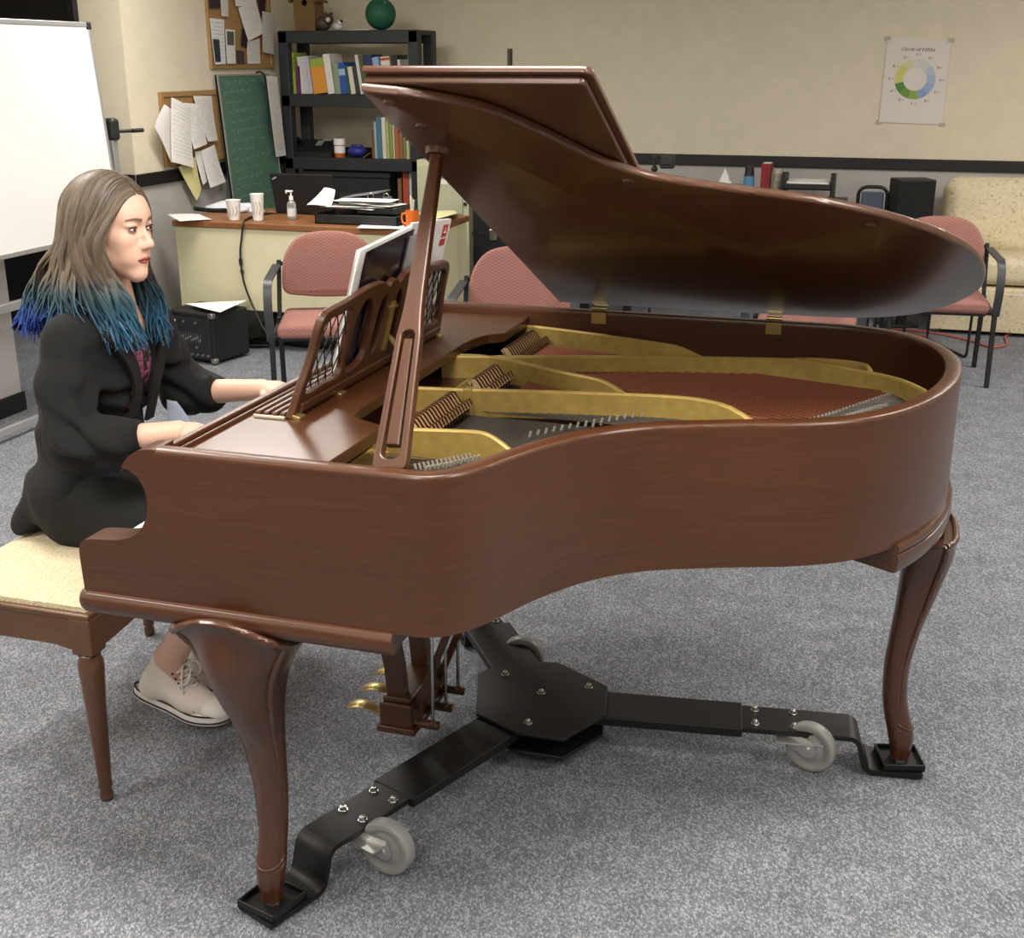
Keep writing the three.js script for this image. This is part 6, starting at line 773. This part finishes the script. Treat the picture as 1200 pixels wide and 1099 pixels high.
    for (const h of [.003, .0235]) { const pts = outline.map(([x, y]) => V(x, h + .022 * Math.pow(Math.max(0, x / L - .62) / .38, 1.3) * (a.y > .03 ? 1 : .35), -y * 1.02)); pts.push(pts[0].clone()); obj('stripe', T(new THREE.TubeGeometry(new THREE.CatmullRomCurve3(pts), 120, .0024, 5, false)), stripe, r); }
    const rise = l => .022 * Math.pow(Math.max(0, l - .62) / .38, 1.3) * (a.y > .03 ? 1 : .35);
    const col = [.092, .137], heelP = [.056, .04]; const shaft = V(col[0] - heelP[0], col[1] - heelP[1], 0).normalize();
    const foot = blend([cap(A(heelP[0], heelP[1], 0), A(col[0] + shaft.x * .03, col[1] + shaft.y * .03, 0), .039, .041), cap(A(L * .3, .058, 0), A(L * .6, .045, .002), .041, .037), cap(A(L * .6, .042, .002), A(L * .86, .03, .002), .037, .031)], .03);
    obj('canvas_upper', T(surfaceNets((x, y, z) => { let d = foot(x, y - rise(x / L), z * (1 + .18 * smooth(.06, .14, y))); d = smax(d, (x - col[0]) * shaft.x + (y - col[1]) * shaft.y, .004); return smax(d, .012 - y, .003); }, V(-.04, -.01, -.06), V(L + .02, .19, .06), .0045)), canvasM, r, { label: 'white canvas upper' });
    { const c0 = V(col[0], col[1], 0), e1 = V(-shaft.y, shaft.x, 0); const pts = []; for (let k = 0; k <= 24; k++) { const q = k / 24 * Math.PI * 2; pts.push(c0.clone().addScaledVector(e1, Math.cos(q) * .039).add(V(0, 0, Math.sin(q) * .034))); } obj('collar', T(tube(pts, .003, 60, 6)), canvasM, r); const pts2 = pts.map(p => p.clone().lerp(c0, .12).addScaledVector(shaft, .002)); obj('collar_lining', T(tube(pts2, .0028, 60, 6)), stripe, r); }
    obj('toe_cap', T(new THREE.SphereGeometry(1, 28, 16, 0, Math.PI * 2, 0, Math.PI / 2).scale(L * .16, .036, .041).translate(L * .85, .028 + rise(.86), 0)), rubber, r);
    { const pts = []; for (let k = 0; k <= 16; k++) { const q = (k / 16 - .5) * Math.PI * 1.05; pts.push(V(L * .71 + Math.cos(q) * .004, .03 + rise(.72) + .038 * Math.cos(q), Math.sin(q) * .039)); } obj('stripe', T(tube(pts, .0012, 30, 5)), stripe, r); }
    const front = k => { const t = k / 5; return V(lerp(L * .66, L * .475, t), lerp(.076, .128, t), 0); };
    for (let k = 0; k < 6; k++) { const p = front(k); for (const q of [-1, 1]) obj('lace', T(tube([p.clone().add(V(-.006, -.012, -q * .022)), p.clone().add(V(.002, .0045, 0)), p.clone().add(V(-.018, -.002, q * .022))], .0029, 14, 6)), lace, r); for (const q of [-1, 1]) obj('eyelet', T(new THREE.TorusGeometry(.003, .0013, 6, 12).rotateX(q * .3).translate(p.x - .012, p.y - .013, q * .0305)), stripe, r); }
    for (const q of [-1, 1]) { const p = front(5); obj('lace', T(tube([p.clone().add(V(0, .004, 0)), p.clone().add(V(.022, .02, q * .012)), p.clone().add(V(.034, .002, q * .022)), p.clone().add(V(.03, -.025, q * .028)), p.clone().add(V(.012, -.035, q * .034))], .0028, 24, 6)), lace, r); obj('lace', T(tube([p.clone().add(V(0, .004, 0)), p.clone().add(V(.008, .01, q * .02)), p.clone().add(V(.02, -.03, q * .034)), p.clone().add(V(.03, -.062, q * .036))], .0026, 24, 6)), lace, r); }
  }
  shoe([-1.795, .068, -2.452], [-1.52, .009, -2.446], 0); shoe([-1.75, .012, -2.602], [-1.475, .009, -2.594], 0);
  // --- hair: scalp volume and overlapping wavy locks
  const hc = (y, back, k) => { const brown = [.115, .084, .057], teal = [.024, .062, .082], blue = back ? [.025, .07, .36] : [.018, .085, .155]; const n = k * .75 + .62; const t1 = smooth(1.185, 1.115, y), t2 = smooth(1.12, 1.05, y); return [0, 1, 2].map(i => lerp(lerp(brown[i], teal[i], t1), blue[i], t2) * n); };
  const colour = (g, back, k) => { const p = g.attributes.position, c = new Float32Array(p.count * 3); for (let i = 0; i < p.count; i++) c.set(hc(p.getY(i), back, k), i * 3); g.setAttribute('color', new THREE.BufferAttribute(c, 3)); return g; };
  const hairM = mat(0xffffff, .48, { vertexColors: true });
  const vol = (f, u, r) => { let d = ell([-.014, .022, 0], [.094, .09, .078])(f, u, r); d = smin(d, ell([-.055, -.05, 0], [.07, .11, .078])(f, u, r), .05); const face = Math.max(-(f - .03 - .05 * smooth(.09, .11, u)), Math.abs(r) - .07, u - .088 + Math.abs(r) * .35); return smax(d, -face, .012); };
  const gs = [colour(prep(surfaceNets(vol, V(-.14, -.2, -.11), V(.1, .15, .11), .006).applyMatrix4(inv)), false, .2)];
  const lock = (P, w, th, back, k, ph, wave) => { const n = 30, L = splinePts(P.map(p => [p.x, p.y, p.z]), n); const pts = L.map((p, i) => { const t = i / n; return p.clone().add(V(Math.sin(t * 13 + ph) * wave * t, 0, Math.cos(t * 11 + ph * 1.7) * wave * t)); }); const g = sweep(pts, [u => { const q = []; const ww = w * (.5 + .6 * Math.sin(Math.min(1, u * 1.6) * 1.57)) * (1 - .8 * smooth(.7, 1, u)), t2 = th * (1 - .6 * smooth(.8, 1, u)); for (let i = 0; i < 6; i++) q.push([Math.cos(i / 6 * 6.2832) * ww, Math.sin(i / 6 * 6.2832) * t2]); return q; }], i => { const p = pts[i].clone().sub(head(-.02, -.02, 0)); p.y *= .4; return p.normalize(); }); gs.push(colour(g, back, k)); };
  const NL = 120;
  for (const s of [1, -1]) for (let layer = 0; layer < 3; layer++) for (let i = 0; i < NL; i++) {
    const t = clamp((i + rr(-.4, .6)) / NL, 0, 1), lay = layer * .005 + rr(-.0015, .0015), k = rnd(), ph = rnd() * 6.28; // t: 0 at the forehead, 1 at the back of the head
    const f0 = lerp(.072, -.1, t), P = []; for (const [phi, df] of [[.06, 0], [.42, -.002], [.85, -.006], [1.25, -.012]]) { const f = clamp(f0 + df - .004 * t, -.112, .08), q = Math.sqrt(Math.max(.03, 1 - Math.pow((f + .014) / .105, 2))); P.push(head(f, .022 + (.0935 + lay) * q * Math.cos(phi), s * (.086 + lay) * q * Math.sin(phi))); }
    const down = rr(.92, 1.1), wd = (.09 + lay) * Math.sqrt(Math.max(.1, 1 - Math.pow(Math.max(0, t - .4) / .62, 2)));
    P.push(head(lerp(.036, -.122, t), -.025, s * wd));
    if (t < .45) { const q = t / .45; P.push(head(lerp(.044, -.03, q), -.095, s * (lerp(.072, .094, q) + lay)), head(lerp(.076, .0, q) + rr(-.014, .014), -.165, s * (lerp(.052, .09, q) + lay + rr(-.01, .01))), head(lerp(.102, .035, q) + rr(-.02, .02), -.17 - .088 * down + rr(-.022, .02), s * (lerp(.038, .088, q) + lay + rr(-.02, .02)))); }
    else if (t < .68) { const q = (t - .45) / .23; P.push(head(lerp(-.035, -.1, q), -.095, s * (.1 - .02 * q + lay)), head(lerp(-.015, -.13, q) + rr(-.012, .012), -.155, s * (.115 - .025 * q + lay)), head(lerp(.01, -.16, q) + rr(-.025, .025), -.192 - .03 * q + rr(-.02, .012), s * (.128 - .035 * q + lay + rr(-.018, .018)))); }
    else { const q = (t - .68) / .32; P.push(head(-.138, -.095, s * lerp(.078, .02, q)), head(-.168 + rr(-.014, .014) - lay, -.17, s * lerp(.088, .025, q)), head(-.18 + rr(-.03, .025) - lay, -.245 * down + rr(-.02, .02), s * (lerp(.098, .03, q) + rr(-.02, .02)))); }
    lock(P, .0048 + .0025 * rnd(), .0026, t > .6, k, ph, .0085);
  }
  obj('hair', gs.map(prep), hairM, person, { label: 'long wavy brown hair with blue dyed ends' });
}

renderer.render(scene, camera);
